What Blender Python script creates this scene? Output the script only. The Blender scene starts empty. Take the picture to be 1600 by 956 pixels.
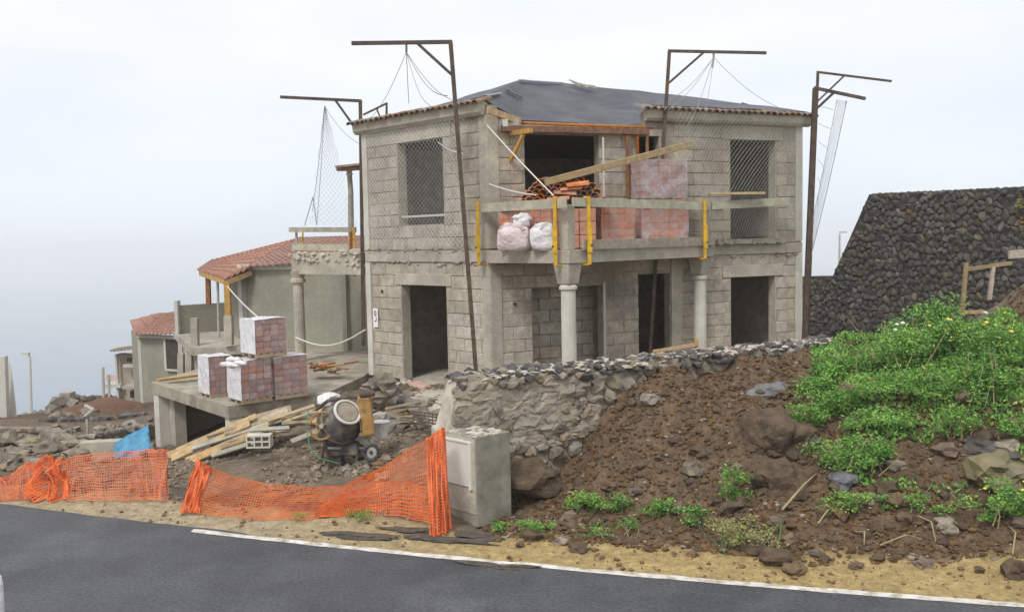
import bpy, bmesh, math, random
import numpy as np
from mathutils import Vector, Matrix, noise
random.seed(7)
sc = bpy.context.scene
COL = sc.collection
R = math.radians
# ---------------------------------------------------------------- camera
F = 1450.0; CAMZ = 3.4; PITCH = math.atan(103/F); ROLL = 0.0211
cam = bpy.data.cameras.new('camera'); cam_o = bpy.data.objects.new('camera', cam); COL.objects.link(cam_o)
cam.lens = 36*F/1600; cam.sensor_width = 36; cam.clip_start = 0.1; cam.clip_end = 60000
MR = Matrix.Rotation(math.pi/2-PITCH, 3, 'X') @ Matrix.Rotation(-ROLL, 3, 'Z')
cam_o.rotation_euler = MR.to_euler(); cam_o.location = (0, 0, CAMZ); sc.camera = cam_o
def ray(px, py):
    d = MR @ Vector(((px-800)/F, -(py-478)/F, -1)); return d/d.y
def P(px, py, Y): return Vector((0, 0, CAMZ))+ray(px, py)*Y
def PZ(px, py, z):
    d = ray(px, py); return Vector((0, 0, CAMZ))+d*((z-CAMZ)/d.z)
# ---------------------------------------------------------------- world, sun, exposure
SUN_EL, SUN_AZ = R(50), R(205)          # sun high behind the camera, a little to the left
w = bpy.data.worlds.new('World'); sc.world = w; w.use_nodes = True
nt = w.node_tree; nt.nodes.clear()
def N(nt, t, **k):
    n = nt.nodes.new(t)
    for a, b in k.items():
        if a.startswith('i_'): n.inputs[a[2:].replace('_', ' ')].default_value = b
        else: setattr(n, a, b)
    return n
sky = N(nt, 'ShaderNodeTexSky', sky_type='NISHITA', sun_disc=False, sun_elevation=SUN_EL, sun_rotation=SUN_AZ)
tc = N(nt, 'ShaderNodeTexCoord'); mp = N(nt, 'ShaderNodeMapping'); mp.inputs['Scale'].default_value = (1.2, 1.2, 4)
nz = N(nt, 'ShaderNodeTexNoise', i_Scale=2.2, i_Detail=5, i_Roughness=.5)
rp = N(nt, 'ShaderNodeValToRGB')
rp.color_ramp.elements[0].position = .33; rp.color_ramp.elements[0].color = (6.6, 6.85, 7.35, 1)
rp.color_ramp.elements[1].position = .62; rp.color_ramp.elements[1].color = (7.5, 7.5, 7.6, 1)
mx = N(nt, 'ShaderNodeMixRGB', i_Fac=.93)
bg = N(nt, 'ShaderNodeBackground', i_Strength=.1); out = N(nt, 'ShaderNodeOutputWorld')
L = nt.links.new
L(tc.outputs['Generated'], mp.inputs['Vector']); L(mp.outputs[0], nz.inputs['Vector']); L(nz.outputs['Fac'], rp.inputs[0])
sx = N(nt, 'ShaderNodeSeparateXYZ'); L(tc.outputs['Generated'], sx.inputs[0])
hr0 = N(nt, 'ShaderNodeValToRGB'); he = hr0.color_ramp.elements; he[0].position = 0; he[0].color = (.81, .9, .98, 1); he[1].position = .2; he[1].color = (1, 1, 1, 1)
hm = N(nt, 'ShaderNodeMixRGB', i_Fac=1.0, blend_type='MULTIPLY'); L(sx.outputs['Z'], hr0.inputs[0]); L(rp.outputs[0], hm.inputs[1]); L(hr0.outputs[0], hm.inputs[2])
L(sky.outputs[0], mx.inputs[1]); L(hm.outputs[0], mx.inputs[2]); L(mx.outputs[0], bg.inputs[0]); L(bg.outputs[0], out.inputs[0])
sun = bpy.data.lights.new('sun', 'SUN'); sun.energy = 1.5; sun.angle = R(14); sun.color = (1, .97, .92)
sun_o = bpy.data.objects.new('sun', sun); COL.objects.link(sun_o)
sd = Vector((math.sin(SUN_AZ)*math.cos(SUN_EL), math.cos(SUN_AZ)*math.cos(SUN_EL), math.sin(SUN_EL)))
sun_o.rotation_euler = sd.to_track_quat('Z', 'Y').to_euler(); sun_o.location = (-10, -10, 30)
sc.view_settings.view_transform = 'Standard'; sc.view_settings.look = 'None'
sc.view_settings.exposure = 0.5; sc.view_settings.gamma = 1
sc.render.engine = 'CYCLES'; sc.cycles.volume_bounces = 4; sc.cycles.max_bounces = 6
# ---------------------------------------------------------------- materials
MATS = {}
def mat(name, c1, c2=None, scale=6, rough=.85, bump=.0, bscale=40, c3=None, rnd=0.0, metal=0, coord='Object', dist=.01, stain=None, alpha=1, lo=.35, hi=.65, sscale=.8):
    """noise-mixed principled material; rnd = value variation per object; stain = (colour, amount)"""
    if name in MATS: return MATS[name]
    m = bpy.data.materials.new(name); m.use_nodes = True; t = m.node_tree; b = t.nodes['Principled BSDF']; l = t.links.new
    c2 = c2 or c1
    co = N(t, 'ShaderNodeTexCoord'); gm = N(t, 'ShaderNodeNewGeometry')
    src = co.outputs['Object'] if coord == 'Object' else gm.outputs['Position']
    n = N(t, 'ShaderNodeTexNoise', i_Scale=scale, i_Detail=6, i_Roughness=.62); l(src, n.inputs['Vector'])
    r = N(t, 'ShaderNodeValToRGB'); e = r.color_ramp.elements
    e[0].position = lo; e[0].color = (*c1, 1); e[1].position = hi; e[1].color = (*c2, 1)
    if c3: x = r.color_ramp.elements.new((lo+hi)/2); x.color = (*c3, 1)
    l(n.outputs['Fac'], r.inputs[0]); col = r.outputs[0]
    if stain:
        n3 = N(t, 'ShaderNodeTexNoise', i_Scale=sscale, i_Detail=5, i_Roughness=.6); l(gm.outputs['Position'], n3.inputs['Vector'])
        mr = N(t, 'ShaderNodeMapRange'); mr.inputs['From Min'].default_value = .45; mr.inputs['From Max'].default_value = .7
        mr.inputs['To Max'].default_value = stain[1]; l(n3.outputs['Fac'], mr.inputs['Value'])
        mm = N(t, 'ShaderNodeMixRGB'); mm.inputs[2].default_value = (*stain[0], 1); l(mr.outputs[0], mm.inputs[0]); l(col, mm.inputs[1]); col = mm.outputs[0]
    if rnd:
        oi = N(t, 'ShaderNodeObjectInfo'); mr = N(t, 'ShaderNodeMapRange'); mr.inputs['To Min'].default_value = 1-rnd; mr.inputs['To Max'].default_value = 1+rnd
        l(oi.outputs['Random'], mr.inputs['Value']); hs = N(t, 'ShaderNodeHueSaturation'); l(mr.outputs[0], hs.inputs['Value']); l(col, hs.inputs['Color']); col = hs.outputs[0]
        wn = N(t, 'ShaderNodeTexWhiteNoise', noise_dimensions='1D'); l(oi.outputs['Random'], wn.inputs['W'])
        m2 = N(t, 'ShaderNodeMapRange'); m2.inputs['To Min'].default_value = 1-rnd*1.5; m2.inputs['To Max'].default_value = 1+rnd*1.5; l(wn.outputs['Value'], m2.inputs['Value']); l(m2.outputs[0], hs.inputs['Saturation'])
    l(col, b.inputs['Base Color']); b.inputs['Roughness'].default_value = rough; b.inputs['Metallic'].default_value = metal
    b.inputs['Specular IOR Level'].default_value = .3
    if bump:
        n2 = N(t, 'ShaderNodeTexNoise', i_Scale=bscale, i_Detail=5, i_Roughness=.65); l(src, n2.inputs['Vector'])
        bp = N(t, 'ShaderNodeBump', i_Strength=bump, i_Distance=dist); l(n2.outputs['Fac'], bp.inputs['Height']); l(bp.outputs[0], b.inputs['Normal'])
    if alpha < 1: b.inputs['Alpha'].default_value = alpha
    MATS[name] = m; return m
block_m = mat('concrete_block', (.36, .32, .26), (.52, .465, .385), 7, .95, .8, 60, rnd=.12, coord='World', stain=((.2, .175, .14), .75))
mortar_m = mat('mortar', (.24, .21, .17), (.38, .335, .275), 5, .95, .6, 50, coord='World')
conc_m = mat('concrete', (.385, .35, .285), (.52, .475, .39), 3, .9, .5, 40, coord='World', stain=((.22, .205, .175), .6))
concl_m = mat('smooth_concrete', (.52, .5, .44), (.64, .61, .54), 4, .8, .3, 40, coord='World', stain=((.36, .33, .28), .45))
render_m = mat('grey_green_render', (.27, .26, .205), (.32, .31, .245), 1.3, .9, .3, 40, coord='World', stain=((.2, .2, .17), .5))
trim_m = mat('pale_trim', (.5, .49, .44), (.58, .57, .51), 3, .85, .2, 40, coord='World')
dark_m = mat('dark_interior', (.05, .045, .04), (.08, .07, .06), 3, .95)  # shade of unlit rooms and holes painted into a near-black colour
felt_m = mat('roof_felt', (.05, .056, .068), (.085, .09, .104), 1.6, .55, .5, 14, coord='World', stain=((.13, .135, .145), .5), dist=.03)
tape_m = mat('pale_tape', (.42, .45, .52), (.3, .33, .4), 6, .6)
wood_m = mat('raw_timber', (.42, .26, .1), (.6, .4, .19), 9, .75, .4, 50, rnd=.15)
woodd_m = mat('stained_timber', (.15, .06, .022), (.3, .125, .045), 9, .8, .4, 50, rnd=.2)
tan_m = mat('tan_plank', (.34, .23, .12), (.5, .37, .22), 9, .8, .4, 50, rnd=.2, stain=((.24, .2, .15), .6), sscale=3)
plank_m = mat('weathered_plank', (.3, .235, .155), (.46, .37, .25), 9, .85, .5, 50, rnd=.25, stain=((.2, .17, .13), .5), sscale=3)
plankg_m = mat('grey_plank', (.33, .31, .24), (.47, .45, .36), 7, .85, .4, 50, rnd=.15, stain=((.22, .21, .18), .5), sscale=3)
rust_m = mat('rusty_steel', (.055, .045, .045), (.13, .085, .055), 8, .7, .4, 60, coord='World', rnd=.1)
yel_m = mat('yellow_paint', (.6, .34, .015), (.74, .46, .03), 12, .5, .2, 60, stain=((.3, .2, .04), .7), sscale=9)
clay_m = mat('clay_tile', (.42, .17, .09), (.58, .28, .16), 8, .85, .4, 60, rnd=.18)
claym_m = mat('old_clay_tile', (.17, .115, .085), (.33, .22, .165), 8, .9, .4, 60, rnd=.3, stain=((.3, .27, .22), .6), sscale=5)
roofred_m = mat('red_roof_tile', (.27, .135, .1), (.42, .24, .18), 6, .85, .3, 30, rnd=.1, coord='World', stain=((.42, .28, .22), .5))
brick_m = mat('red_brick', (.3, .17, .135), (.46, .28, .225), 10, .9, .4, 60, rnd=.3)
bricko_m = mat('orange_brick', (.46, .17, .085), (.58, .26, .15), 10, .85, .3, 60, rnd=.15)
pal_m = mat('pallet_wood', (.33, .25, .16), (.45, .35, .23), 10, .9, rnd=.1)
net_m = mat('net_cord', (.5, .5, .46), (.62, .62, .58), 10, .8)
netd_m = mat('grey_net_cord', (.33, .34, .36), (.42, .42, .44), 10, .8)
rope_m = mat('pale_rope', (.62, .6, .54), (.7, .68, .62), 30, .8)
ora_m = mat('orange_plastic', (.6, .11, .03), (.9, .23, .07), 2.2, .5, rnd=.05, coord='World')
tarp_m = mat('blue_tarp', (.05, .22, .38), (.12, .34, .5), 4, .5, .5, 9, dist=.04)
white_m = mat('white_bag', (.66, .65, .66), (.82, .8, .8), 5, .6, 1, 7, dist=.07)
bagp_m = mat('pale_pink_sack', (.62, .5, .5), (.75, .66, .66), 5, .6, 1, 6, dist=.07)
whitep_m = mat('cabinet_white', (.62, .62, .56), (.7, .7, .64), 3, .5, stain=((.5, .48, .4), .5))
plaster_m = mat('splashed_mortar', (.38, .34, .28), (.56, .51, .44), 5, .95, .8, 25, coord='World')
lava_m = mat('lava_stone', (.052, .05, .052), (.16, .148, .13), 7, .95, .9, 30, rnd=.4, coord='World', stain=((.16, .12, .07), .7), sscale=2)
lavaj_m = mat('lava_joint', (.035, .032, .03), (.08, .072, .062), 6, .95, .6, 40, coord='World')
rock_m = mat('rough_stone', (.16, .14, .115), (.3, .26, .21), 6, .95, .9, 30, rnd=.25, coord='World', stain=((.09, .085, .085), .6), sscale=2)
wallst_m = mat('mortared_stone', (.15, .125, .095), (.28, .235, .175), 6, .95, .9, 28, rnd=.25, coord='World', stain=((.36, .32, .27), .6), sscale=1.8)
capst_m = mat('dark_cap_stone', (.055, .053, .058), (.15, .14, .13), 8, .95, .9, 30, rnd=.3, coord='World')
bould_m = mat('boulder', (.075, .055, .038), (.17, .12, .078), 7, .95, 1, 30, coord='World', stain=((.17, .12, .06), .5), sscale=1.5, dist=.04)
clod_m = mat('soil_clod', (.085, .055, .035), (.21, .145, .095), 5, 1, .8, 40, coord='World', c3=(.155, .108, .07), rnd=.2)
peb_m = mat('pale_pebble', (.2, .17, .13), (.36, .31, .25), 4, 1, .5, 30, coord='World')
leaf_ms = [mat('leaf_bright', (.1, .27, .04), (.26, .48, .1), 1.6, .7, coord='World'), mat('leaf_dark', (.045, .13, .035), (.12, .27, .07), 1.6, .7, coord='World'),
           mat('leaf_yellow', (.25, .37, .07), (.36, .46, .12), 3, .7, coord='World')]
dry_m = mat('dry_stem', (.3, .24, .13), (.42, .35, .2), 6, .9)
dryl_m = mat('dry_leaf', (.2, .16, .07), (.3, .25, .12), 6, .9)
flower_m = mat('yellow_flower', (.75, .6, .06), (.85, .7, .15), 6, .7)
wflower_m = mat('white_flower', (.7, .7, .62), (.8, .8, .74), 6, .7)
bronze_m = mat('ochre_paint', (.36, .2, .06), (.48, .3, .11), 8, .8, .5, 40, stain=((.17, .11, .07), .9), sscale=9)
steel_m = mat('grey_steel', (.35, .35, .34), (.5, .5, .48), 8, .6, metal=.2)
mixd_m = mat('mixer_drum', (.06, .06, .065), (.12, .115, .11), 8, .8, .5, 30, stain=((.26, .22, .17), .9), sscale=7)
tyre_m = mat('tyre_rubber', (.05, .05, .05), (.15, .14, .12), 8, .9)
asph_m = mat('asphalt', (.042, .044, .047), (.09, .092, .097), .3, .72, .5, 160, coord='World', lo=.3, hi=.7, dist=.004, stain=((.12, .125, .135), .6))
line_m = mat('white_road_paint', (.55, .52, .46), (.76, .74, .7), 5, .8, .3, 60, coord='World', stain=((.3, .25, .17), 1.0), sscale=7)
mud_m = mat('dark_mud', (.06, .05, .042), (.12, .1, .08), 10, .95, .6, 50, coord='World')
# extra mortar speckle / asphalt grain
def add_grain(m, sc_, amt):
    t = m.node_tree; b = t.nodes['Principled BSDF']; lk = b.inputs['Base Color'].links[0].from_socket
    g = N(t, 'ShaderNodeNewGeometry'); n = N(t, 'ShaderNodeTexNoise', i_Scale=sc_, i_Detail=3, i_Roughness=.7); t.links.new(g.outputs['Position'], n.inputs['Vector'])
    mr = N(t, 'ShaderNodeMapRange'); mr.inputs['From Min'].default_value = .3; mr.inputs['From Max'].default_value = .7
    mr.inputs['To Min'].default_value = 1-amt; mr.inputs['To Max'].default_value = 1+amt; t.links.new(n.outputs['Fac'], mr.inputs['Value'])
    hs = N(t, 'ShaderNodeHueSaturation'); t.links.new(mr.outputs[0], hs.inputs['Value']); t.links.new(lk, hs.inputs['Color']); t.links.new(hs.outputs[0], b.inputs['Base Color'])
add_grain(asph_m, 26, .4); add_grain(asph_m, 1.1, .14); add_grain(conc_m, 22, .15); add_grain(block_m, 25, .18); add_grain(render_m, 9, .1); add_grain(felt_m, 7, .12)
# translucent shrink wrap
def wrapmat(name, col, a0, a1):
    m = bpy.data.materials.new(name); m.use_nodes = True; t = m.node_tree; b = t.nodes['Principled BSDF']
    b.inputs['Base Color'].default_value = (*col, 1); b.inputs['Roughness'].default_value = .25
    g = N(t, 'ShaderNodeNewGeometry'); n = N(t, 'ShaderNodeTexNoise', i_Scale=3.2, i_Detail=6, i_Roughness=.7, i_Distortion=.5); t.links.new(g.outputs['Position'], n.inputs['Vector'])
    mr = N(t, 'ShaderNodeMapRange'); mr.inputs['From Min'].default_value = .38; mr.inputs['From Max'].default_value = .68; mr.inputs['To Min'].default_value = a0; mr.inputs['To Max'].default_value = a1
    t.links.new(n.outputs['Fac'], mr.inputs['Value']); t.links.new(mr.outputs[0], b.inputs['Alpha'])
    n2 = N(t, 'ShaderNodeTexNoise', i_Scale=7, i_Detail=4, i_Distortion=.6); t.links.new(g.outputs['Position'], n2.inputs['Vector'])
    bp = N(t, 'ShaderNodeBump', i_Strength=.7, i_Distance=.03); t.links.new(n2.outputs['Fac'], bp.inputs['Height']); t.links.new(bp.outputs[0], b.inputs['Normal'])
    MATS[name] = m; return m
wrap_m = wrapmat('shrink_wrap', (.62, .53, .55), .06, .4); film_m = wrapmat('creased_film', (.66, .6, .64), .15, .6)
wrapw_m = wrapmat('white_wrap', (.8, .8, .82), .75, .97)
wrapc_m = wrapmat('clear_wrap', (.7, .6, .6), .05, .4)
# ---------------------------------------------------------------- mesh helpers
class MB:
    def __init__(s): s.v = []; s.f = []
    def add(s, vs, fs):
        o = len(s.v); s.v += [Vector(v) for v in vs]; s.f += [tuple(i+o for i in f) for f in fs]; return s
    def box(s, c, sx, sy, sz, M=None, jit=0):
        """box centred at c with half-less full sizes, axes from 3x3 matrix M"""
        vs = []
        for x in (-.5, .5):
            for y in (-.5, .5):
                for z in (-.5, .5):
                    p = Vector((x*sx, y*sy, z*sz))
                    if jit: p += Vector([random.uniform(-jit, jit) for _ in range(3)])
                    vs.append(Vector(c)+(M @ p if M else p))
        return s.add(vs, [(0, 1, 3, 2), (4, 6, 7, 5), (0, 4, 5, 1), (2, 3, 7, 6), (0, 2, 6, 4), (1, 5, 7, 3)])
    def bar(s, a, b, w, h=None, up=Vector((0, 0, 1)), ext=0):
        a = Vector(a); b = Vector(b); h = h or w; d = (b-a).normalized(); a = a-d*ext; b = b+d*ext
        x = d.cross(up)
        if x.length < 1e-3: x = d.cross(Vector((1, 0, 0)))
        x.normalize(); z = x.cross(d)
        M = Matrix((x, d, z)).transposed()
        return s.box((a+b)/2, w, (b-a).length, h, M)
    def tube(s, pts, r, n=6, closed=False, cap=True):
        pts = [Vector(p) for p in pts]; K = len(pts); rs = r if isinstance(r, (list, tuple)) else [r]*K; o = len(s.v)
        up = Vector((0, 0, 1))
        for i, p in enumerate(pts):
            d = (pts[(i+1) % K if closed else min(i+1, K-1)]-pts[i-1 if closed else max(i-1, 0)])
            d = d.normalized() if d.length > 1e-6 else Vector((0, 0, 1))
            x = d.cross(up)
            if x.length < .05: x = d.cross(Vector((0, 1, 0)))
            x.normalize(); y = d.cross(x)
            for k in range(n):
                a = 2*math.pi*k/n; s.v.append(p+(x*math.cos(a)+y*math.sin(a))*rs[i])
        for i in range(K if closed else K-1):
            j = (i+1) % K
            for k in range(n): s.f.append((o+i*n+k, o+i*n+(k+1) % n, o+j*n+(k+1) % n, o+j*n+k))
        if cap and not closed: s.f.append(tuple(o+k for k in range(n))[::-1]); s.f.append(tuple(o+(K-1)*n+k for k in range(n)))
        return s
    def lathe(s, prof, n, c, M=None):
        o = len(s.v); c = Vector(c)
        for r, z in prof:
            for k in range(n):
                a = 2*math.pi*(k+.5)/n; p = Vector((r*math.cos(a), r*math.sin(a), z)); s.v.append(c+(M @ p if M else p))
        for i in range(len(prof)-1):
            for k in range(n): s.f.append((o+i*n+k, o+i*n+(k+1) % n, o+(i+1)*n+(k+1) % n, o+(i+1)*n+k))
        s.f.append(tuple(o+k for k in range(n))[::-1]); s.f.append(tuple(o+(len(prof)-1)*n+k for k in range(n)))
        return s
    def prism(s, poly, z0, z1):
        n = len(poly); o = len(s.v)
        for z in (z0, z1):
            for p in poly: s.v.append(Vector((p[0], p[1], z)))
        s.f.append(tuple(o+i for i in range(n))[::-1]); s.f.append(tuple(o+n+i for i in range(n)))
        for i in range(n): j = (i+1) % n; s.f.append((o+i, o+j, o+n+j, o+n+i))
        return s
    def lump(s, c, r, sq=(1, 1, 1), amp=.25, sub=1, seed=0, M=None):
        bm = bmesh.new(); bmesh.ops.create_icosphere(bm, subdivisions=sub, radius=1)
        vs = []
        for v in bm.verts:
            p = v.co.copy(); k = 1+amp*noise.noise(p*1.3+Vector((seed*7.13, seed*3.7, seed)))*2+(amp*.5*noise.noise(p*3.7+Vector((seed, 3, 1)))+amp*.3*noise.noise(p*9+Vector((seed, 1, 7))) if sub > 1 else 0)
            p = Vector((p.x*sq[0], p.y*sq[1], p.z*sq[2]))*k*r
            vs.append(Vector(c)+(M @ p if M else p))
        s.add(vs, [tuple(v.index for v in f.verts) for f in bm.faces]); bm.free(); return s
    def mesh(s, name, m, off=Vector((0, 0, 0)), smooth=False):
        me = bpy.data.meshes.new(name); me.from_pydata([tuple(v-off) for v in s.v], [], s.f)
        for x in (m if isinstance(m, (list, tuple)) else [m]): me.materials.append(x)
        if smooth: me.polygons.foreach_set('use_smooth', [True]*len(me.polygons))
        me.update(); return me
def link(name, me, parent=None, loc=None):
    o = bpy.data.objects.new(name, me); COL.objects.link(o)
    if parent: o.parent = parent
    if loc is not None: o.location = loc
    return o
def tag(o, label, cat, group=None, kind=None):
    o['label'] = label
    if cat: o['category'] = cat
    if group: o['group'] = group
    if kind: o['kind'] = kind
    return o
WL = {}
def wloc(o):
    p = Vector(o.location)
    while o.parent: o = o.parent; p += Vector(o.location)
    return p
def part(name, mb, m, parent, smooth=False, bevel=0):
    o = link(name, mb.mesh(name, m, wloc(parent), smooth), parent)
    if bevel: addbevel(o, bevel)
    return o
def addbevel(o, wd):
    b = o.modifiers.new('bevel', 'BEVEL'); b.width = wd; b.segments = 2; b.limit_method = 'ANGLE'
def solo(name, mb, m, label, cat, group=None, smooth=False, kind=None, bevel=0):
    xs = [v.x for v in mb.v]; ys = [v.y for v in mb.v]; z = min(v.z for v in mb.v)
    c = Vector(((min(xs)+max(xs))/2, (min(ys)+max(ys))/2, z))
    o = link(name, mb.mesh(name, m, c, smooth), None, c)
    if bevel: addbevel(o, bevel)
    if kind == 'structure': o['kind'] = kind
    elif label: tag(o, label, cat, group, kind)
    return o
def thing(name, label, cat, loc, group=None):
    o = bpy.data.objects.new(name, None); o.empty_display_size = .2; COL.objects.link(o); o.location = loc
    return tag(o, label, cat, group)
def RZ(a): return Matrix.Rotation(a, 3, 'Z')
def frame(d, n):  # columns: along, outward, up
    return Matrix((Vector(d), Vector(n), Vector((0, 0, 1)))).transposed()
# ---------------------------------------------------------------- house plan points
def xy(v): return Vector((v.x, v.y, 0))
A = xy(P(763, 395, 17.9)); B = xy(P(572, 395, 20.7)); E = xy(P(1252, 400, 21.0))
u1 = (B-A).normalized(); n1 = Vector((u1.y, -u1.x, 0))
if n1.y > 0: n1 = -n1
u2 = (E-A).normalized(); n2 = Vector((u2.y, -u2.x, 0))
v1 = Vector((-u1.y, u1.x, 0))
if v1.y < 0: v1 = -v1                  # direction C -> D, perpendicular to the left wall
L1 = (B-A).length; L2 = (E-A).length; ZF = .45; Z2 = 3.2
def onwall(px, py, O, u):
    """(s, z) where the pixel's sight line meets the vertical plane through O along u"""
    d = ray(px, py); n = Vector((u.y, -u.x, 0)); t = (O.dot(n))/(Vector((d.x, d.y, 0)).dot(n))
    p = Vector((0, 0, CAMZ))+d*t; return (xy(p)-O).dot(u), p.z
def on1(px, py): return onwall(px, py, A, u1)
def on2(px, py): return onwall(px, py, A, u2)
def hitline(px, py, O, d): 
    s, z = onwall(px, py, O, d); return O+d*s
Cc = hitline(888, 412, A, -u1); Dd = hitline(1103, 402, Cc, v1)
# ---------------------------------------------------------------- terrain
def roadY(x): return 9.587-.328*x+.0072*x*x     # far edge of the asphalt
ctrl = []
def cp(px, py, Y): p = P(px, py, Y); ctrl.append((p.x, p.y, p.z))
def cz(x, y, z): ctrl.append((x, y, z))
for x in (-60, -40, -25, -14, -10, -7, -5, -3, -1, 1, 3, 5, 7): 
    cz(x, roadY(max(x, -12)) if x > -12 else 14.9, 0); 
for x in (-10, -7, -5, -3, -1, 1, 3, 5, 7): cz(x, roadY(x)+.75, .01)
for x in (-60, -20, -8, 0, 5, 12, 40): cz(x, 2, 0); cz(x, -20, 0)
for x in (12, 20, 40): cz(x, 8, .05)
for a in [(100, 762, 13.4), (180, 772, 12.9), (285, 782, 12.6), (400, 790, 12.0), (500, 800, 11.7), (600, 806, 11.4), (705, 812, 11.3), (760, 812, 11.5),
          (400, 712, 15.2), (500, 725, 14.2), (560, 745, 13.5), (640, 720, 14.0), (600, 690, 15.3), (650, 655, 16.6), (690, 640, 16.6),
          (700, 700, 13.0), (830, 790, 12.1), (860, 768, 12.5), (790, 800, 12.0)]: cp(*a)
# house terrace level
for x, y in [(-3.6, 18.8), (-2.5, 18.0), (-1.5, 17.4), (-.6, 16.9), (1, 15.6), (3, 16.7), (5, 18.2), (7, 19.3), (0, 19), (4, 21), (-2, 20), (-4, 24), (3, 26), (7, 24)]: cz(x, y, ZF-.06)
# left: falls away to the sea
for a in [(240, 702, 20.0), (300, 705, 18.2), (340, 700, 17.2), (330, 690, 19.5), (150, 700, 18.5), (60, 705, 18), (0, 700, 19), (100, 672, 24), (0, 665, 25), (200, 660, 26), (30, 652, 32), (120, 640, 34), (200, 630, 36),
          (0, 652, 40), (100, 652, 44), (210, 630, 48), (150, 665, 70), (0, 670, 70)]: cp(*a)
for x, y, z in [(-8, 30, -1.5), (-4, 34, -1.5), (0, 38, -1), (8, 34, 0), (-10, 44, -3.5), (-2, 55, -4), (10, 50, -1), (-30, 90, -14), (0, 90, -14), (20, 80, -4), (-60, 40, -8), (-45, 25, -3), (-30, 60, -9)]: cz(x, y, z)
# right berm
WA = xy(P(716, 590, 12.3)); WB = xy(P(1325, 528, 15.9)); wu = (WB-WA).normalized(); wn = Vector((wu.y, -wu.x, 0))
WL_ = (WB-WA).length; WZ = 1.6
def wallpt(px): s, z = onwall(px, 600, WA, wu); return WA+wu*s, s
for px, z in [(985, 1.25), (1040, 1.52), (1150, 1.54), (1250, 1.56), (1320, 1.57)]:
    q, _ = wallpt(px); cz(q.x+wn.x*.12, q.y+wn.y*.12, z)
    cz(q.x-wn.x*.7, q.y-wn.y*.7, min(z, .9) if px < 1200 else 1.0)
for px, z in [(730, .0), (800, .0), (860, .05), (915, .5), (950, .95)]:
    q, _ = wallpt(px); cz(q.x+wn.x*.12, q.y+wn.y*.12, z)
for px, py, z in [(800, 845, .02), (900, 858, .02), (1000, 868, .02), (1100, 880, .03), (1200, 892, .03), (1280, 893, .03), (1350, 882, .02), (1450, 868, .03), (1550, 868, .05), (1620, 890, .1), (1500, 905, .0), (1400, 908, 0)]:
    q = PZ(px, py, z); cz(q.x, q.y, z)
for a in [(950, 800, 11.2), (1050, 800, 11.0), (1150, 820, 10.4), (1000, 720, 12.2), (1100, 700, 12.3), (950, 740, 12.0), (1000, 650, 13.0), (1100, 630, 13.4), (1150, 590, 14.2), (1050, 600, 13.7),
          (1200, 640, 12.9), (1230, 690, 12.3), (1150, 720, 11.9), (1250, 600, 14.0), (1300, 790, 10.6), (1250, 840, 10.0), (1400, 800, 10.4), (1500, 780, 10.4), (1580, 790, 10.1),
          (1330, 640, 12.4), (1350, 720, 11.4), (1440, 700, 11.3), (1540, 710, 10.8), (1400, 610, 12.2), (1480, 640, 11.6), (1580, 640, 11.2), (1330, 575, 14.4), (1420, 560, 13.6), (1520, 550, 13.2), (1600, 560, 12.6),
          (1400, 560, 16.5), (1480, 545, 16.5), (1545, 500, 17.2), (1590, 450, 17.6), (1640, 410, 17.6), (1700, 400, 17), (1380, 560, 20), (1450, 555, 20), (1520, 540, 20), (1590, 460, 20.5), (1300, 550, 18), (1300, 550, 22), (1270, 545, 25), (1350, 550, 25), (1450, 550, 23)]: cp(*a)
for x, y, z in [(16, 14, 3.0), (20, 20, 3.6), (30, 30, 4.2), (18, 26, 3.4), (12, 30, .4), (14, 10, 1.0), (40, 15, 3.6), (40, 60, 3), (8.5, 30, .2), (60, 30, 5)]: cz(x, y, z)
cpt = np.array(ctrl)
# drop near-duplicate sites
keep = []
for i, p in enumerate(cpt):
    if all(np.hypot(*(p[:2]-cpt[j][:2])) > .3 for j in keep): keep.append(i)
cpt = cpt[keep]
D = np.hypot(cpt[:, 0][:, None]-cpt[:, 0], cpt[:, 1][:, None]-cpt[:, 1])
nC = len(cpt); Am = np.zeros((nC+1, nC+1)); Am[:nC, :nC] = -D; Am[:nC, nC] = 1; Am[nC, :nC] = 1
Am[:nC, :nC] -= np.eye(nC)*.03*-1
sol = np.linalg.solve(Am, np.append(cpt[:, 2], 0))
def hbase(x, y):
    d = np.hypot(np.asarray(x)[..., None]-cpt[:, 0], np.asarray(y)[..., None]-cpt[:, 1]); return -d @ sol[:nC]+sol[nC]
def smooth01(t): t = np.clip(t, 0, 1); return t*t*(3-2*t)
def nse(x, y, s, z=0): return noise.noise(Vector((x*s, y*s, z)))
def vergeMask(x, y):          # 0 on road and flat verge, 1 well behind
    return float(smooth01((y-(roadY(np.clip(x, -12, 9))+.55))/.8))
def H(x, y):
    h = float(hbase(x, y)); m = vergeMask(x, y)
    h += .3*math.exp(-((x-3.35)**2/.5+(y-12.2)**2/.35))
    berm = 1.0 if x > -.5 and y < 17.5 else .45
    h += m*berm*(.16*nse(x, y, 1.1)+.09*nse(x, y, 3.1, 3)+.05*nse(x, y, 8, 7))
    if m < .02: h = min(h*0, 0)
    else: h = h*min(1, m*1.6)
    r = math.hypot(x, y)
    if r > 80: h -= (r-80)*.22
    return max(h, -95)
def pos_on(px, py):
    """where the pixel's sight line first meets the terrain"""
    d = ray(px, py); t = 6.0
    while t < 60:
        if CAMZ+d.z*t < H(d.x*t, t): return Vector((d.x*t, t, H(d.x*t, t)))
        t += .05
    return Vector((d.x*t, t, H(d.x*t, t)))
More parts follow.
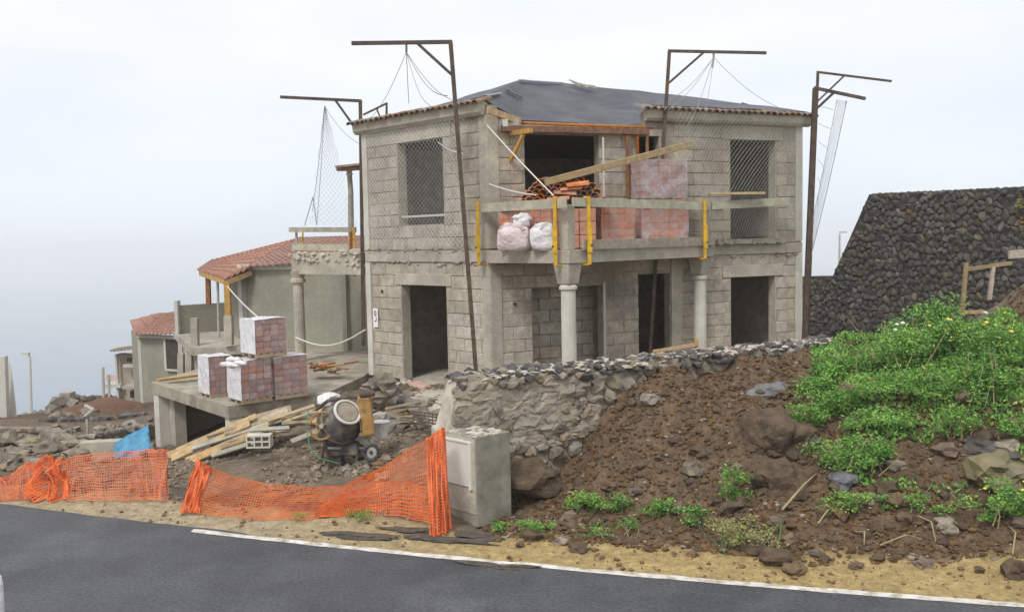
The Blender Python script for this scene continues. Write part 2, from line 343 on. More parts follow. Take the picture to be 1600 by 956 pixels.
def ground():
    xs = np.unique(np.concatenate([-np.geomspace(16, 3000, 26)[::-1], np.arange(-16, -8, .3), np.arange(-8, 12, .075), np.arange(12, 18, .4), np.geomspace(18, 3000, 26)]))
    ys = np.unique(np.concatenate([-np.geomspace(8, 800, 10)[::-1], np.arange(-7, 7, .8), np.arange(7, 18, .075), np.arange(18, 30, .3), np.geomspace(30, 700, 30)]))
    vs = []; col = []
    for y in ys:
        for x in xs:
            z = H(x, y) if y > 3 else 0.0
            if y <= 3 and abs(x) > 80: z = 0
            vs.append((x, y, z-.012))
            e = y-roadY(min(max(x, -12), 9)); wv = .75+.25*nse(x, y, 1.5)+(.5*float(smooth01((x-3.2)/2)))+(.35*float(smooth01((-x+.5)/3)))
            sand = 1-float(smooth01((e-wv)/.25)); berm = float(smooth01((x+.3+ .3*nse(x, y, 2))/.8))*float(smooth01((18-y)/2))
            nn = .5+.5*nse(x, y, 2.2, 5)
            soil = Vector((.155, .108, .07))*(.75+.5*nn); lot = Vector((.2, .163, .118))*(.72+.5*nn)
            base = lot.lerp(soil, berm).lerp(Vector((.165, .125, .088))*(.75+.5*nn), .7*max(0, min(1, (-x-5)/3)))
            if y > 29: base = Vector((.13, .09, .06))
            sd_ = Vector((.42, .31, .14)) if x > 0 else Vector((.4, .33, .21)).lerp(Vector((.42, .31, .14)), max(0, 1+x/3))
            sd_ = sd_*(.85+.3*nn)
            c = base.lerp(sd_, max(0, min(1, sand*(1 if z < .12 else 0))))
            col.append((*c, 1))
    nx = len(xs); fs = [(j*nx+i, j*nx+i+1, (j+1)*nx+i+1, (j+1)*nx+i) for j in range(len(ys)-1) for i in range(nx-1)]
    me = bpy.data.meshes.new('ground'); me.from_pydata(vs, [], fs)
    at = me.color_attributes.new('zone', 'FLOAT_COLOR', 'POINT'); at.data.foreach_set('color', np.array(col, dtype=np.float32).ravel())
    me.polygons.foreach_set('use_smooth', [True]*len(me.polygons))
    m = bpy.data.materials.new('ground_soil'); m.use_nodes = True; t = m.node_tree; b = t.nodes['Principled BSDF']; b.inputs['Roughness'].default_value = .97; b.inputs['Specular IOR Level'].default_value = .15
    a = N(t, 'ShaderNodeVertexColor', layer_name='zone'); g = N(t, 'ShaderNodeNewGeometry')
    n = N(t, 'ShaderNodeTexNoise', i_Scale=7, i_Detail=8, i_Roughness=.7); n2 = N(t, 'ShaderNodeTexNoise', i_Scale=38, i_Detail=4, i_Roughness=.7)
    t.links.new(g.outputs['Position'], n.inputs['Vector']); t.links.new(g.outputs['Position'], n2.inputs['Vector'])
    mr = N(t, 'ShaderNodeMapRange'); mr.inputs['From Min'].default_value = .3; mr.inputs['From Max'].default_value = .7; mr.inputs['To Min'].default_value = .62; mr.inputs['To Max'].default_value = 1.42; t.links.new(n.outputs['Fac'], mr.inputs['Value'])
    mr2 = N(t, 'ShaderNodeMapRange'); mr2.inputs['From Min'].default_value = .3; mr2.inputs['From Max'].default_value = .7; mr2.inputs['To Min'].default_value = .7; mr2.inputs['To Max'].default_value = 1.3; t.links.new(n2.outputs['Fac'], mr2.inputs['Value'])
    mu = N(t, 'ShaderNodeMath', operation='MULTIPLY'); t.links.new(mr.outputs[0], mu.inputs[0]); t.links.new(mr2.outputs[0], mu.inputs[1])
    hs = N(t, 'ShaderNodeHueSaturation'); t.links.new(mu.outputs[0], hs.inputs['Value']); t.links.new(a.outputs['Color'], hs.inputs['Color']); t.links.new(hs.outputs[0], b.inputs['Base Color'])
    ad = N(t, 'ShaderNodeMath', operation='ADD'); t.links.new(n.outputs['Fac'], ad.inputs[0]); t.links.new(n2.outputs['Fac'], ad.inputs[1])
    bp = N(t, 'ShaderNodeBump', i_Strength=.8, i_Distance=.04); t.links.new(ad.outputs[0], bp.inputs['Height']); t.links.new(bp.outputs[0], b.inputs['Normal'])
    me.materials.append(m); o = link('ground', me); o['kind'] = 'structure'
ground()
def strip(name, fn0, fn1, z, m, x0, x1, st=.25):
    mb = MB(); x = x0; n = 0; vs = []
    while x <= x1+1e-6: vs += [(x, fn0(x), z), (x, fn1(x), z)]; x += st; n += 1
    mb.add(vs, [(2*i, 2*i+2, 2*i+3, 2*i+1) for i in range(n-1)]); o = link(name, mb.mesh(name, m)); o['kind'] = 'structure'; return o
def re_(x): return roadY(max(-12, min(9, x)))+ (0 if -12 < x < 9 else 0)
def wob(x): return .03*nse(x, 0, 2.3)+.02*nse(x, 0, 7)
strip('road', lambda x: -6.0, lambda x: re_(x)-.02+wob(x)+(.12 if x < -3 else 0), .0, asph_m, -70, 60)
strip('road_edge_line', lambda x: re_(x)-.095+wob(x+9)*.5, lambda x: re_(x)+.02+wob(x)*1.2, .005, line_m, -3.9, 20, .12)
for k_, (px, py, a_, b_2) in enumerate(()):
    c = PZ(px, py, 0); mb = MB(); q_ = 26; mb.add([(c.x+a_*math.cos(t)*(1+.3*nse(math.cos(t)*2, math.sin(t)*2, 1, k_)), c.y+b_2*math.sin(t)*(1+.5*nse(math.cos(t)*3, math.sin(t)*3, 1, k_+4)), .004) for t in [2*math.pi*i/q_ for i in range(q_)]], [tuple(range(q_))])
    o = link('road_patch', mb.mesh('road_patch', mat('rough_asphalt_patch', (.045, .046, .05), (.11, .113, .12), 18, .9, 1, 60, coord='World', lo=.42, hi=.6))); o['kind'] = 'structure'
# sea and sky haze
mb = MB(); mb.add([(-30000, 350, -90), (30000, 350, -90), (30000, 40000, -90), (-30000, 40000, -90)], [(0, 1, 2, 3)])
sea_m = mat('sea_water', (.07, .16, .24), (.11, .2, .29), .02, .25, .3, .25, coord='World', dist=.5)
sea = link('sea', mb.mesh('sea', sea_m)); sea['kind'] = 'structure'
mb = MB(); mb.box((0, 9500, -40), 36000, 21000, 110)
hz = bpy.data.materials.new('sea_haze'); hz.use_nodes = True; t = hz.node_tree; t.nodes.clear()
pv = N(t, 'ShaderNodeVolumePrincipled'); pv.inputs['Density'].default_value = .0009; pv.inputs['Color'].default_value = (1, 1, 1, 1); pv.inputs['Anisotropy'].default_value = 0
ot = N(t, 'ShaderNodeOutputMaterial'); t.links.new(pv.outputs[0], ot.inputs['Volume'])
haze = link('haze', mb.mesh('haze', hz)); haze['kind'] = 'stuff'; haze['label'] = 'pale sea mist thickening with distance over the water'
# ---------------------------------------------------------------- unfinished house
house = thing('unfinished_house', 'two-storey unfinished grey concrete block house with dark felt hip roof and corner balcony', 'house', Vector((A.x, A.y, ZF)))
HL = wloc(house)
def wallpanel(parent, O, u, n, L, z0, z1, holes, m, th=.2, off=.012, name='wall'):
    """backing wall with rectangular holes; the blocks sit on its outer face"""
    ss = sorted({0, L, *[h[0] for h in holes], *[h[1] for h in holes]}); zs = sorted({z0, z1, *[h[2] for h in holes], *[h[3] for h in holes]})
    ss = [s for s in ss if 0 <= s <= L]; zs = [z for z in zs if z0 <= z <= z1]; mb = MB(); fr = frame(u, n)
    for a, b in zip(ss, ss[1:]):
        run = None
        cols = []
        for c, d in zip(zs, zs[1:]):
            if any(h[0]-1e-4 <= a and b <= h[1]+1e-4 and h[2]-1e-4 <= c and d <= h[3]+1e-4 for h in holes):
                if run: cols.append(run); run = None
            else: run = (run[0], d) if run else (c, d)
        if run: cols.append(run)
        for c, d in cols: mb.box(O+u*(a+b)/2-n*(off+th/2)+Vector((0, 0, (c+d)/2)), b-a, th, d-c, fr)
    return part(name, mb, m, parent)
vari = []
for k in range(6):
    mb = MB(); rr = random.Random(k); a, d, h = .5, .5, .5; j = lambda q: rr.uniform(-q, q)
    # unit block: outer face slightly inset (chamfer), y outward
    o_ = [(-.5, -.5), (.5, -.5), (.5, .5), (-.5, .5)]
    vs = [(x, -.5, z) for x, z in o_]+[(x, .22, z) for x, z in o_]+[(x*(.965+j(.012)), .5+j(.12), z*(.93+j(.03))) for x, z in o_]
    vs.append((j(.15), .58+j(.1), j(.2)))
    fs = [(i, (i+1) % 4, 4+(i+1) % 4, 4+i) for i in range(4)]+[(4+i, 4+(i+1) % 4, 8+(i+1) % 4, 8+i) for i in range(4)]+[(8+i, 8+(i+1) % 4, 12) for i in range(4)]
    mb.add(vs, [f[::-1] for f in fs]); vari.append(mb.mesh('concrete_block', block_m))
count = [0]; spare = MB()
def blocks(parent, O, u, n, L, z0, z1, holes, course=.25, bl=.5, th=.05, lim=300, name='concrete_block'):
    nrow = int(round((z1-z0)/course)); course = (z1-z0)/nrow; ang = math.atan2(u.y, u.x); fr = frame(u, n)
    pl = wloc(parent)
    for r in range(nrow):
        za, zb = z0+r*course, z0+(r+1)*course; zc = (za+zb)/2; segs = [(0, L)]
        for h in holes:
            if h[2] < zc < h[3]:
                ns = []
                for a, b in segs:
                    if h[1] <= a or h[0] >= b: ns.append((a, b)); continue
                    if h[0] > a: ns.append((a, h[0]))
                    if h[1] < b: ns.append((h[1], b))
                segs = ns
        for a, b in segs:
            s = math.floor(a/bl)*bl-(r % 2)*bl/2
            while s < b:
                c, d = max(s, a), min(s+bl+random.uniform(-.0, .0), b)
                if d-c > .07:
                    q = O+u*(c+d)/2+Vector((0, 0, zc))+n*random.uniform(-.006, .006)
                    gap = random.uniform(.004, .015); sx, sz = d-c-gap, course-random.uniform(.006, .018)
                    if count[0] < lim:
                        o = link(name, random.choice(vari), parent, q-n*th*.5-pl)
                        o.rotation_euler = (random.uniform(-.012, .012), random.uniform(-.008, .008), ang if n.dot(Vector((-u.y, u.x, 0))) > 0 else ang+math.pi)
                        o.scale = (sx, th, sz); count[0] += 1
                    else: spare.box(q-n*th*.5, sx, th, sz, fr, .004)
                s += bl
ZC = 5.78    # underside of the cornice
s_, zt = on1(693, 222); sL, _ = on1(621, 290); sR, _ = on1(694, 290)
win1 = (sR, sL, on1(660, 351)[1], on1(660, 219)[1])
d1 = (on1(700, 520)[0], on1(628, 520)[0], ZF, on1(662, 446)[1])
win2 = (on2(1140, 300)[0], on2(1213, 300)[0], on2(1176, 373)[1], on2(1176, 219)[1])
d2 = (on2(1141, 500)[0], on2(1213, 500)[0], ZF, on2(1176, 432)[1])
d3 = (on2(998, 500)[0], on2(1047, 500)[0], ZF, on2(1020, 428)[1])
n3 = (on2(832, 500)[0], on2(942, 500)[0], ZF, on2(890, 448)[1])
o4 = (on2(820, 250)[0], on2(936, 250)[0], Z2, on2(880, 210)[1])
o5 = (on2(998, 250)[0], on2(1030, 250)[0], Z2, on2(1015, 213)[1])
# blocks keep clear of the cast beams, pillars and openings
P1h = [win1, d1, (0, .17, 0, 9), (L1-.16, L1, 0, 9), (0, L1, 2.98, 3.22), (d1[0]-.15, d1[1]+.15, d1[3], d1[3]+.24), (win1[0]-.25, L1, win1[3], 5.78)]
P2h = [win2, d2, d3, n3, o4, o5, (0, .2, 0, 9), (L2-.17, L2, 0, 9), (0, L2, 2.98, 3.22), (d2[0]-.2, d2[1]+.2, d2[3], d2[3]+.26), (win2[0]-.2, win2[1]+.2, win2[3], 5.78),
       (d3[1]+.02, d3[1]+.3, 0, 2.98), (o4[0]-.1, o5[1]+.1, max(o4[3], o5[3]), 5.78)]
wallpanel(house, A, u1, n1, L1, ZF, 5.98, [win1, d1], mortar_m)
W0s = on2(1012, 195)[0]
wallpanel(house, A, u2, n2, L2, ZF, 5.98, [win2, d2, d3, n3, o4, o5, (.25, W0s-.05, 5.56, 5.98)], mortar_m)
blocks(house, A, u1, n1, L1, ZF, ZF+2.5, P1h); blocks(house, A, u2, n2, L2, ZF, ZF+2.5, P2h)
blocks(house, A, u1, n1, L1, 3.23, 5.73, P1h); blocks(house, A, u2, n2, L2, 3.23, 5.73, P2h)
# rear and side walls, floors
E2 = E+Vector((-n2.x, -n2.y, 0))*8; B2 = B+v1*7.5
for O, Q in ((B, B2), (E, E2), (B2, E2)):
    uu = (Q-O).normalized(); nn = Vector((uu.y, -uu.x, 0)); 
    if nn.dot(O-(A+Vector((2, 4, 0)))) < 0: nn = -nn
    wallpanel(house, O+uu*.205, uu, nn, (Q-O).length-.205, ZF, 5.98, [], mortar_m)
fl = [xy(A-n1*.05-n2*.25+v1*.1), B-n1*.2+v1*.05, B2, E2, E-n2*.25]
mb = MB().prism(fl, 2.98, 3.2); part('floor_slab', mb, conc_m, house)
mb = MB().prism([p for p in fl], ZF-.35, ZF); part('ground_slab', mb, conc_m, house)
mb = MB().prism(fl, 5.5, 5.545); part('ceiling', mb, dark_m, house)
# inner partition walls seen dimly through the openings
mb = MB()
mb.box(A+u2*3.4-n2*5.2+Vector((0, 0, 4.35)), 6.4, .12, 2.25, frame(u2, n2))
mb.box(A+u2*4.9-n2*5.2+Vector((0, 0, 1.7)), 4.4, .12, 2.4, frame(u2, n2))
part('inner_wall', mb, mortar_m, house)
# niche: blockwork set back behind the ground-floor opening beside the column
mb = MB(); mb.box(A+u2*(n3[0]+n3[1])/2-n2*.62+Vector((0, 0, (ZF+2.9)/2)), n3[1]-n3[0]+.5, .1, 2.4, frame(u2, n2)); part('inner_wall', mb, mortar_m, house)
blocks(house, A+u2*(n3[0]-.1)-n2*.54, u2, n2, n3[1]-n3[0]+.2, ZF, ZF+2.25, [], lim=400)
# cast concrete: pillars, ring beams, lintels
def slabbox(O, u, n, s0, s1, z0, z1, out_=.012, dep=.1): return MB().box(O+u*(s0+s1)/2+n*(out_-dep/2)+Vector((0, 0, (z0+z1)/2)), s1-s0, dep, z1-z0, frame(u, n))
def cast(name, mbx, m=conc_m): return part(name, mbx, m, house, bevel=.008)
for z0, z1 in ((ZF, 2.97), (3.24, ZC)):
    mb = MB(); q0 = A+n1*.02+n2*.02; mb.prism([A+n1*.03+u2*.02, A+u1*.165+n1*.03, A+u1*.165-n1*.1, A+u2*.26-n2*.1, A+u2*.26+n2*.02, A+u2*.03+n2*.03], z0, z1); cast('corner_pillar', mb, conc_m)
    cast('corner_pillar', slabbox(A, u1, n1, L1-.155, L1+.02, z0, z1, .022), concl_m)
    cast('corner_pillar', slabbox(A, u2, n2, L2-.165, L2+.02, z0, z1, .022), concl_m)
cast('ring_beam', slabbox(A, u1, n1, -.01, L1+.02, 2.985, 3.215, .018)); cast('ring_beam', slabbox(A, u2, n2, .02, L2+.02, 2.985, 3.215, .018))
cast('ring_beam', slabbox(A, u1, n1, win1[0]-.24, L1-.16, win1[3], 5.775, .01)); 
cast('ring_beam', slabbox(A, u2, n2, win2[0]-.19, win2[1]+.19, win2[3], 5.775, .01))
cast('ring_beam', slabbox(A, u2, n2, .27, o5[1]+.09, max(o4[3], o5[3]), 5.62, .01))
cast('door_lintel', slabbox(A, u1, n1, d1[0]-.14, d1[1]+.14, d1[3], d1[3]+.235, .012)); cast('door_lintel', slabbox(A, u2, n2, d2[0]-.19, d2[1]+.19, d2[3], d2[3]+.255, .012))
cast('door_pillar', slabbox(A, u2, n2, d3[1]+.025, d3[1]+.295, ZF, 2.97, .03), conc_m)
# opening reveals (rendered jambs)
for O, u, n, h in ((A, u1, n1, win1), (A, u1, n1, d1), (A, u2, n2, win2), (A, u2, n2, d2)):
    for s, dd in ((h[0], .012), (h[1], -.012)):
        mb = MB().box(O+u*(s+dd*.9)-n*.12+Vector((0, 0, (h[2]+h[3])/2)), .02, .236, h[3]-h[2]-.005, frame(u, n))
        part('jamb', mb, conc_m, house)
mb = slabbox(A, u1, n1, win1[0]+.03, win1[1]-.03, win1[2]+.16, win1[2]+.2, -.06, .04); part('window_bar', mb, trim_m, house)
# sill ledge of rough mortar under the right window
mb = MB()
s0, s1 = on2(1116, 380)[0], on2(1222, 380)[0]; k = 26
for i in range(k):
    a, b = s0+(s1-s0)*i/k, s0+(s1-s0)*(i+1)/k; mb.box(A+u2*(a+b)/2+n2*(.07+random.uniform(-.02, .02))+Vector((0, 0, win2[2]-.06+random.uniform(-.012, .012))), (b-a)*1.05, .16, .09+random.uniform(-.02, .02), frame(u2, n2), .008)
part('window_sill', mb, conc_m, house)
# cornice with a small overhang and tile course above
def cornice(O, u, n, s0, s1):
    mb = MB(); pr = [(0.02, ZC), (.1, ZC+.005), (.15, ZC+.06), (.17, ZC+.2), (.0, ZC+.2)]
    vs = []; 
    for s in (s0, s1):
        for o_, z in pr: vs.append(O+u*s+n*o_+Vector((0, 0, z)))
    k = len(pr); fs = [(i, (i+1) % k, k+(i+1) % k, k+i) for i in range(k)]+[tuple(range(k))[::-1], tuple(range(k, 2*k))]
    mb.add(vs, fs); return part('cornice', mb, conc_m, house)
W0s = on2(1012, 195)[0]
cornice(A, u1, n1, .0, L1+.14); cornice(A, u2, n2, W0s-.1, L2+.16)
tilem = []
def tilemesh(Lt, r0, r1, m, n=6):
    mb = MB(); vs = []; 
    for y, r in ((0, r0), (Lt, r1)):
        for rr in (r, r-.014):
            for k in range(n+1): a = math.pi*k/n; vs.append((rr*math.cos(a), y, rr*math.sin(a)*.85))
    q = n+1; fs = []
    for k in range(n): fs += [(k, k+1, 2*q+k+1, 2*q+k), (q+k+1, q+k, 3*q+k, 3*q+k+1), (k+1, k, q+k, q+k+1), (2*q+k, 2*q+k+1, 3*q+k+1, 3*q+k)]
    mb.add(vs, fs); return mb.mesh('roof_tile', m, smooth=False)
TM = tilemesh(.42, .085, .07, claym_m)
def tilerow(O, u, n, s0, s1, z, pitch=.3):
    k = int((s1-s0)/.165); ang = math.atan2(-n.y, -n.x)-math.pi/2
    for i in range(k+1):
        q = O+u*(s0+(s1-s0)*i/k)+n*(.25+random.uniform(-.015, .015)); o = link('roof_tile', TM, house, q+Vector((0, 0, z+random.uniform(-.008, .008)))-HL)
        o.rotation_euler = (pitch, random.uniform(-.06, .06), ang+random.uniform(-.04, .04))
ZT = ZC+.2
tilerow(A, u1, n1, .02, L1+.16, ZT); tilerow(A, u2, n2, W0s-.15, L2+.2, ZT)
mb = slabbox(A, u1, n1, .0, L1+.15, ZT+.002, ZT+.06, .16, .4); part('mortar_bed', mb, conc_m, house)
mb = slabbox(A, u2, n2, W0s, L2+.15, ZT+.002, ZT+.06, .16, .4); part('mortar_bed', mb, conc_m, house)
# felt roof
def V(x): return Vector(x)
ZR = ZT+.13
Fp = PZ(668, 169, ZR); Ap = A+n1*.1+V((0, 0, ZR)); E0 = PZ(816, 189, 5.72); E1 = PZ(1014, 196, 5.72); W0 = A+u2*(W0s+.02)+n2*.1+V((0, 0, ZR)); W1 = E+n2*.1+u2*.1+V((0, 0, ZR))
R1 = P(816, 124, 22.6); R2 = P(1052, 148, 25.0)
Bk1 = B2+v1*.3+V((0, 0, 5.9)); Bk2 = E2+V((0, 0, 5.9))
Ev = [Fp, Ap, E0, E1, W0, W1, Bk2, Bk1, R1, R2]
tris = [(0, 1, 8), (1, 2, 8), (2, 3, 9), (2, 9, 8), (3, 4, 9), (4, 5, 9), (5, 6, 9), (6, 7, 8), (6, 8, 9), (7, 0, 8)]
bm = bmesh.new(); bv = [bm.verts.new(p-HL) for p in Ev]
for t_ in tris: bm.faces.new([bv[i] for i in t_])
bmesh.ops.subdivide_edges(bm, edges=bm.edges[:], cuts=7, use_grid_fill=True)
for v in bm.verts:
    p = v.co; v.co.z += .03*noise.noise(Vector((p.x*1.3, p.y*1.3, 2)))+.012*noise.noise(Vector((p.x*4, p.y*4, 5)))
bmesh.ops.recalc_face_normals(bm, faces=bm.faces[:])
me = bpy.data.meshes.new('roof'); bm.to_mesh(me); bm.free(); me.materials.append(felt_m); roof = link('roof', me, house)
so = roof.modifiers.new('s', 'SOLIDIFY'); so.thickness = .05
def onroof(px, py):
    """front roof planes"""
    best = None; d = ray(px, py); o = V((0, 0, CAMZ))
    from mathutils.geometry import intersect_ray_tri
    for t_ in tris[:6]:
        h = intersect_ray_tri(Ev[t_[0]], Ev[t_[1]], Ev[t_[2]], d, o, True)
        if h and (best is None or h.y < best.y): best = h
    return best
def tape(a, b, w_=.07):
    pts = []
    for i in range(9):
        q = onroof(a[0]+(b[0]-a[0])*i/8, a[1]+(b[1]-a[1])*i/8)
        if q: pts.append(q+V((0, -.03, .06)))
    if len(pts) < 2: return
    mb = MB(); vs = []; k = len(pts)
    dd = (pts[-1]-pts[0]).normalized(); sdv = dd.cross(V((0, -.3, 1))).normalized()*w_/2
    for p in pts: vs += [p-sdv, p+sdv, p-sdv-V((0, 0, .012)), p+sdv-V((0, 0, .012))]
    fs = []
    for i in range(k-1): a_ = 4*i; fs += [(a_, a_+4, a_+5, a_+1), (a_+2, a_+3, a_+7, a_+6), (a_, a_+2, a_+6, a_+4), (a_+1, a_+5, a_+7, a_+3)]
    mb.add(vs, fs); return mb
for a, b, w_ in [((793, 146), (818, 158), .1), ((812, 129), (878, 133), .09), ((750, 156), (783, 150), .07)]:
    m_ = tape(a, b, w_)
    if m_: part('felt_strip', m_, tape_m, roof)
# timber eave over the balcony
def bpart(name, a, b, w_, h_, m, par=None, bev=.004): return part(name, MB().bar(a, b, w_, h_), m, par or house, bevel=bev)
bpart('eave_board', E0-V((0, 0, .04)), E1-V((0, 0, .04)), .03, .05, wood_m)
bpart('barge_board', P(762, 172, 17.6), P(814, 190, E0.y-.03), .04, .13, wood_m)
k = 13
for i in range(k):
    f_ = (i+.5)/k; a = E0.lerp(E1, f_)-V((0, 0, .09)); b = xy(a)-n2*1.3; s = (xy(a)-A).dot(n2); b = xy(a)-n2*(s+.02); a.z -= .03; bpart('rafter', a-n2*-.0, b+V((0, 0, a.z+.33*(s))), .075, .12, woodd_m if i % 3 else wood_m)
for i in range(14):
    a = E0.lerp(E1, (i+.4)/14)-V((0, 0, .15))-n2*.02; bpart('rafter_tail', a, a-n2*.3+V((0, 0, .07)), .09, .17, [wood_m, woodd_m, woodd_m][i % 3])
mb = MB(); q0, q1 = E0-V((0, 0, .05)), E1-V((0, 0, .05)); s0_, s1_ = (xy(q0)-A).dot(n2), (xy(q1)-A).dot(n2)
a0, a1 = q0-n2*s0_+V((0, 0, .33*s0_)), q1-n2*s1_+V((0, 0, .33*s1_))
mb.add([q0, q1, a1, a0, q0+V((0, 0, .03)), q1+V((0, 0, .03)), a1+V((0, 0, .03)), a0+V((0, 0, .03))], [(0, 3, 2, 1), (4, 5, 6, 7), (0, 1, 5, 4), (1, 2, 6, 5), (2, 3, 7, 6), (3, 0, 4, 7)]); part('eave_lining', mb, woodd_m, house)
# wall plate beam below the rafters
bpart('wall_plate', A+u2*.3+n2*.1+V((0, 0, 5.53)), A+u2*(W0s-.05)+n2*.1+V((0, 0, 5.55)), .1, .12, woodd_m)
q = A+u2*on2(800, 215)[0]+n2*.03
bpart('bracket', P(797, 209, q.y), P(830, 204, q.y-.7), .08, .09, wood_m); bpart('bracket_brace', P(798, 251, q.y-.02), P(818, 210, q.y-.45), .06, .07, wood_m); bpart('bracket_post', P(789, 187, q.y-.35), P(790, 198, q.y-.35), .06, .1, concl_m)
for px in (976, 992, 1007, 1032):
    s, z = on2(px, 235); bpart('prop', A+u2*s+n2*.1+V((0, 0, 4.2)), A+u2*s+n2*.1+V((0, 0, 5.5)), .06, .06, woodd_m if px < 1020 else wood_m)
s, z = on2(935, 250); bpart('prop', A+u2*s+n2*.2+V((0, 0, 3.2)), A+u2*s+n2*.2+V((0, 0, 5.4)), .035, .035, trim_m)
s, z = on2(941, 500); bpart('prop', A+u2*s+n2*.1+V((0, 0, ZF)), A+u2*s+n2*.1+V((0, 0, 2.5)), .05, .05, trim_m)
# balcony slab, edge beam, columns
Dw = A+u2*((Dd-A).dot(u2)+.1)
bal = [A+n1*.0+u2*.0+n2*.03, Cc+(-u1)*.08-v1*.0, Dd+(-u1)*.08, Dw+n2*.03]
b_ = [A+n1*.06+n2*.02, Cc+n1*.08-u1*.1, Dd-u1*.12+v1*.1, Dw+n2*.02+u2*.05]
mb = MB().prism(b_, 2.965, 3.2); cast('balcony_slab', mb)
def column(c, z0, z1, r, cap_w, name='column'):
    mb = MB(); h = z1-z0
    mb.lathe([(r*1.05, 0), (r, .05), (r*.96, h-.48)], 14, c+V((0, 0, z0)))
    col = part(name, mb, concl_m, house, smooth=False)
    cm = MB().lathe([(r*1.0, 0), (r*1.18, .015), (r*1.18, .06), (r*1.0, .08), (r*1.0, .1)], 16, c+V((0, 0, z1-.48))); part('necking', cm, concl_m, col)
    Mq = RZ(math.atan2(v1.y, v1.x)); c2 = MB().lathe([(r*1.35, 0), (cap_w*.707, .32), (cap_w*.707, .37)], 4, c+V((0, 0, z1-.37)), Mq); part('capital', c2, conc_m, col, bevel=.01)
    return col
cC = Cc+u1*.12+v1*.12; cD = Dd+u1*.1-v1*.08
column(xy(cC), ZF, 2.965, .14, .36); column(xy(cD), ZF, 2.965, .135, .34)
cast('parapet_post', MB().box(cC+V((0, 0, 3.205+.4)), .2, .2, .8, frame(u1, n1))); cast('parapet_post', MB().box(cD+u2*.13+V((0, 0, 3.205+.37)), .14, .14, .74, frame(u1, n1)))
# rubbly mortar stains at the storey joint, pipe stubs
for px, py, r in ((889, 0, 0),): pass
for px, py, O, u, n in ((804, 475, A, u2, n2), (598, 455, A, u1, n1), (1214, 562-0, A, u2, n2), (1213, 397, A, u2, n2)):
    s, z = onwall(px, py, O, u)
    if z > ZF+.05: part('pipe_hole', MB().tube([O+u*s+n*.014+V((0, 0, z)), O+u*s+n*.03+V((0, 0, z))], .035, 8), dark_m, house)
mb = MB()
for i in range(90):
    s = random.uniform(.1, L1*.98); z = random.choice([3.22, 2.96, 3.23])+random.uniform(-.04, .04); mb.lump(A+u1*s+n1*.015+V((0, 0, z)), random.uniform(.02, .05), (1.8, .5, .6), .4, 1, i, frame(u1, n1))
for i in range(110):
    s = random.uniform(.1, L2*.98); z = random.choice([3.22, 2.96, 3.23])+random.uniform(-.04, .04); mb.lump(A+u2*s+n2*.015+V((0, 0, z)), random.uniform(.02, .05), (1.8, .5, .6), .4, 1, i, frame(u2, n2))
o = part('mortar_droppings', mb, mortar_m, house); o['kind'] = 'stuff'
if spare.v: o = part('surplus_blocks', spare, block_m, house); o['kind'] = 'stuff'
print('blocks', count[0], len(spare.v)//8)
# ---------------------------------------------------------------- rear-left balcony of the house
Yb = 23.4
cA = xy(P(468, 500, Yb))
Cb = xy(P(571, 420, 21.3)); 
cb = thing('side_balcony', 'half-built side balcony on one round column left of the block house', 'balcony', V((cA.x, cA.y, ZF)))
mb = MB().lathe([(.15, 0), (.14, .05), (.13, 1.98)], 14, V((cA.x, cA.y, ZF))); pc = part('column', mb, conc_m, cb)
part('capital', MB().lathe([(.13, 0), (.19, .02), (.19, .1), (.14, .13), (.19, .3)], 14, V((cA.x, cA.y, ZF+1.98))), conc_m, pc)
zs0 = P(468, 428, Yb).z; zs1 = P(468, 396, Yb).z
q1 = xy(P(455, 400, Yb)); q2 = xy(P(572, 400, 21.6)); dq = (q2-q1).normalized(); nq = V((-dq.y, dq.x, 0))
mb = MB().prism([q1, q2, q2+nq*1.2, q1+nq*1.6], zs0, zs1); part('slab', mb, conc_m, cb)
mb = MB()
for i in range(60):
    f_ = random.random(); p = q1.lerp(q2, f_)+V((0, 0, zs1-.02+random.uniform(-.35, .12)*(f_**.5)))-nq*.02; mb.lump(p, random.uniform(.03, .09), (1.3, .6, .7), .5, 1, i)
o = part('rough_mortar', mb, plaster_m, cb); o['kind'] = 'stuff'
for (x0, y0, x1, y1), h_, m_ in (((452, 359, 556, 359), .12, plankg_m), ((457, 386, 552, 387), .16, plankg_m)):
    ya = Yb-.1; part('guard_board', MB().bar(P(x0, y0, ya), P(x1, y1, 22.1), .04, h_), m_, cb)
for px in (463, 473): part('guard_post', MB().bar(P(px, 362, Yb-.03), P(px+2, 432, Yb-.03), .1 if px == 463 else .04, .04), plankg_m if px < 470 else yel_m, cb)
part('upright', MB().tube([P(549, 430, 22.2), P(548, 300, 22.2), P(546, 272, 22.2)], [.08, .065, .06], 10), plankg_m, cb)
for py0, py1, px, m_ in ((355, 432, 553, wood_m), (362, 395, 548, woodd_m)): part('clamp', MB().bar(P(px, py0, 22.0), P(px+1, py1, 22.0), .07, .06), m_, cb)
part('post_capital', MB().lathe([(.06, 0), (.09, .05), (.06, .08), (.14, .22)], 8, P(546, 275, 22.2)), concl_m, cb)
ra = P(527, 262, 22.1); rb = P(566, 258, 22.1)
mb = MB().bar(ra, rb, .5, .05); mb.bar(ra-V((0, 0, .05)), rb-V((0, 0, .08)), .3, .06); part('porch_roof', mb, claym_m, cb)
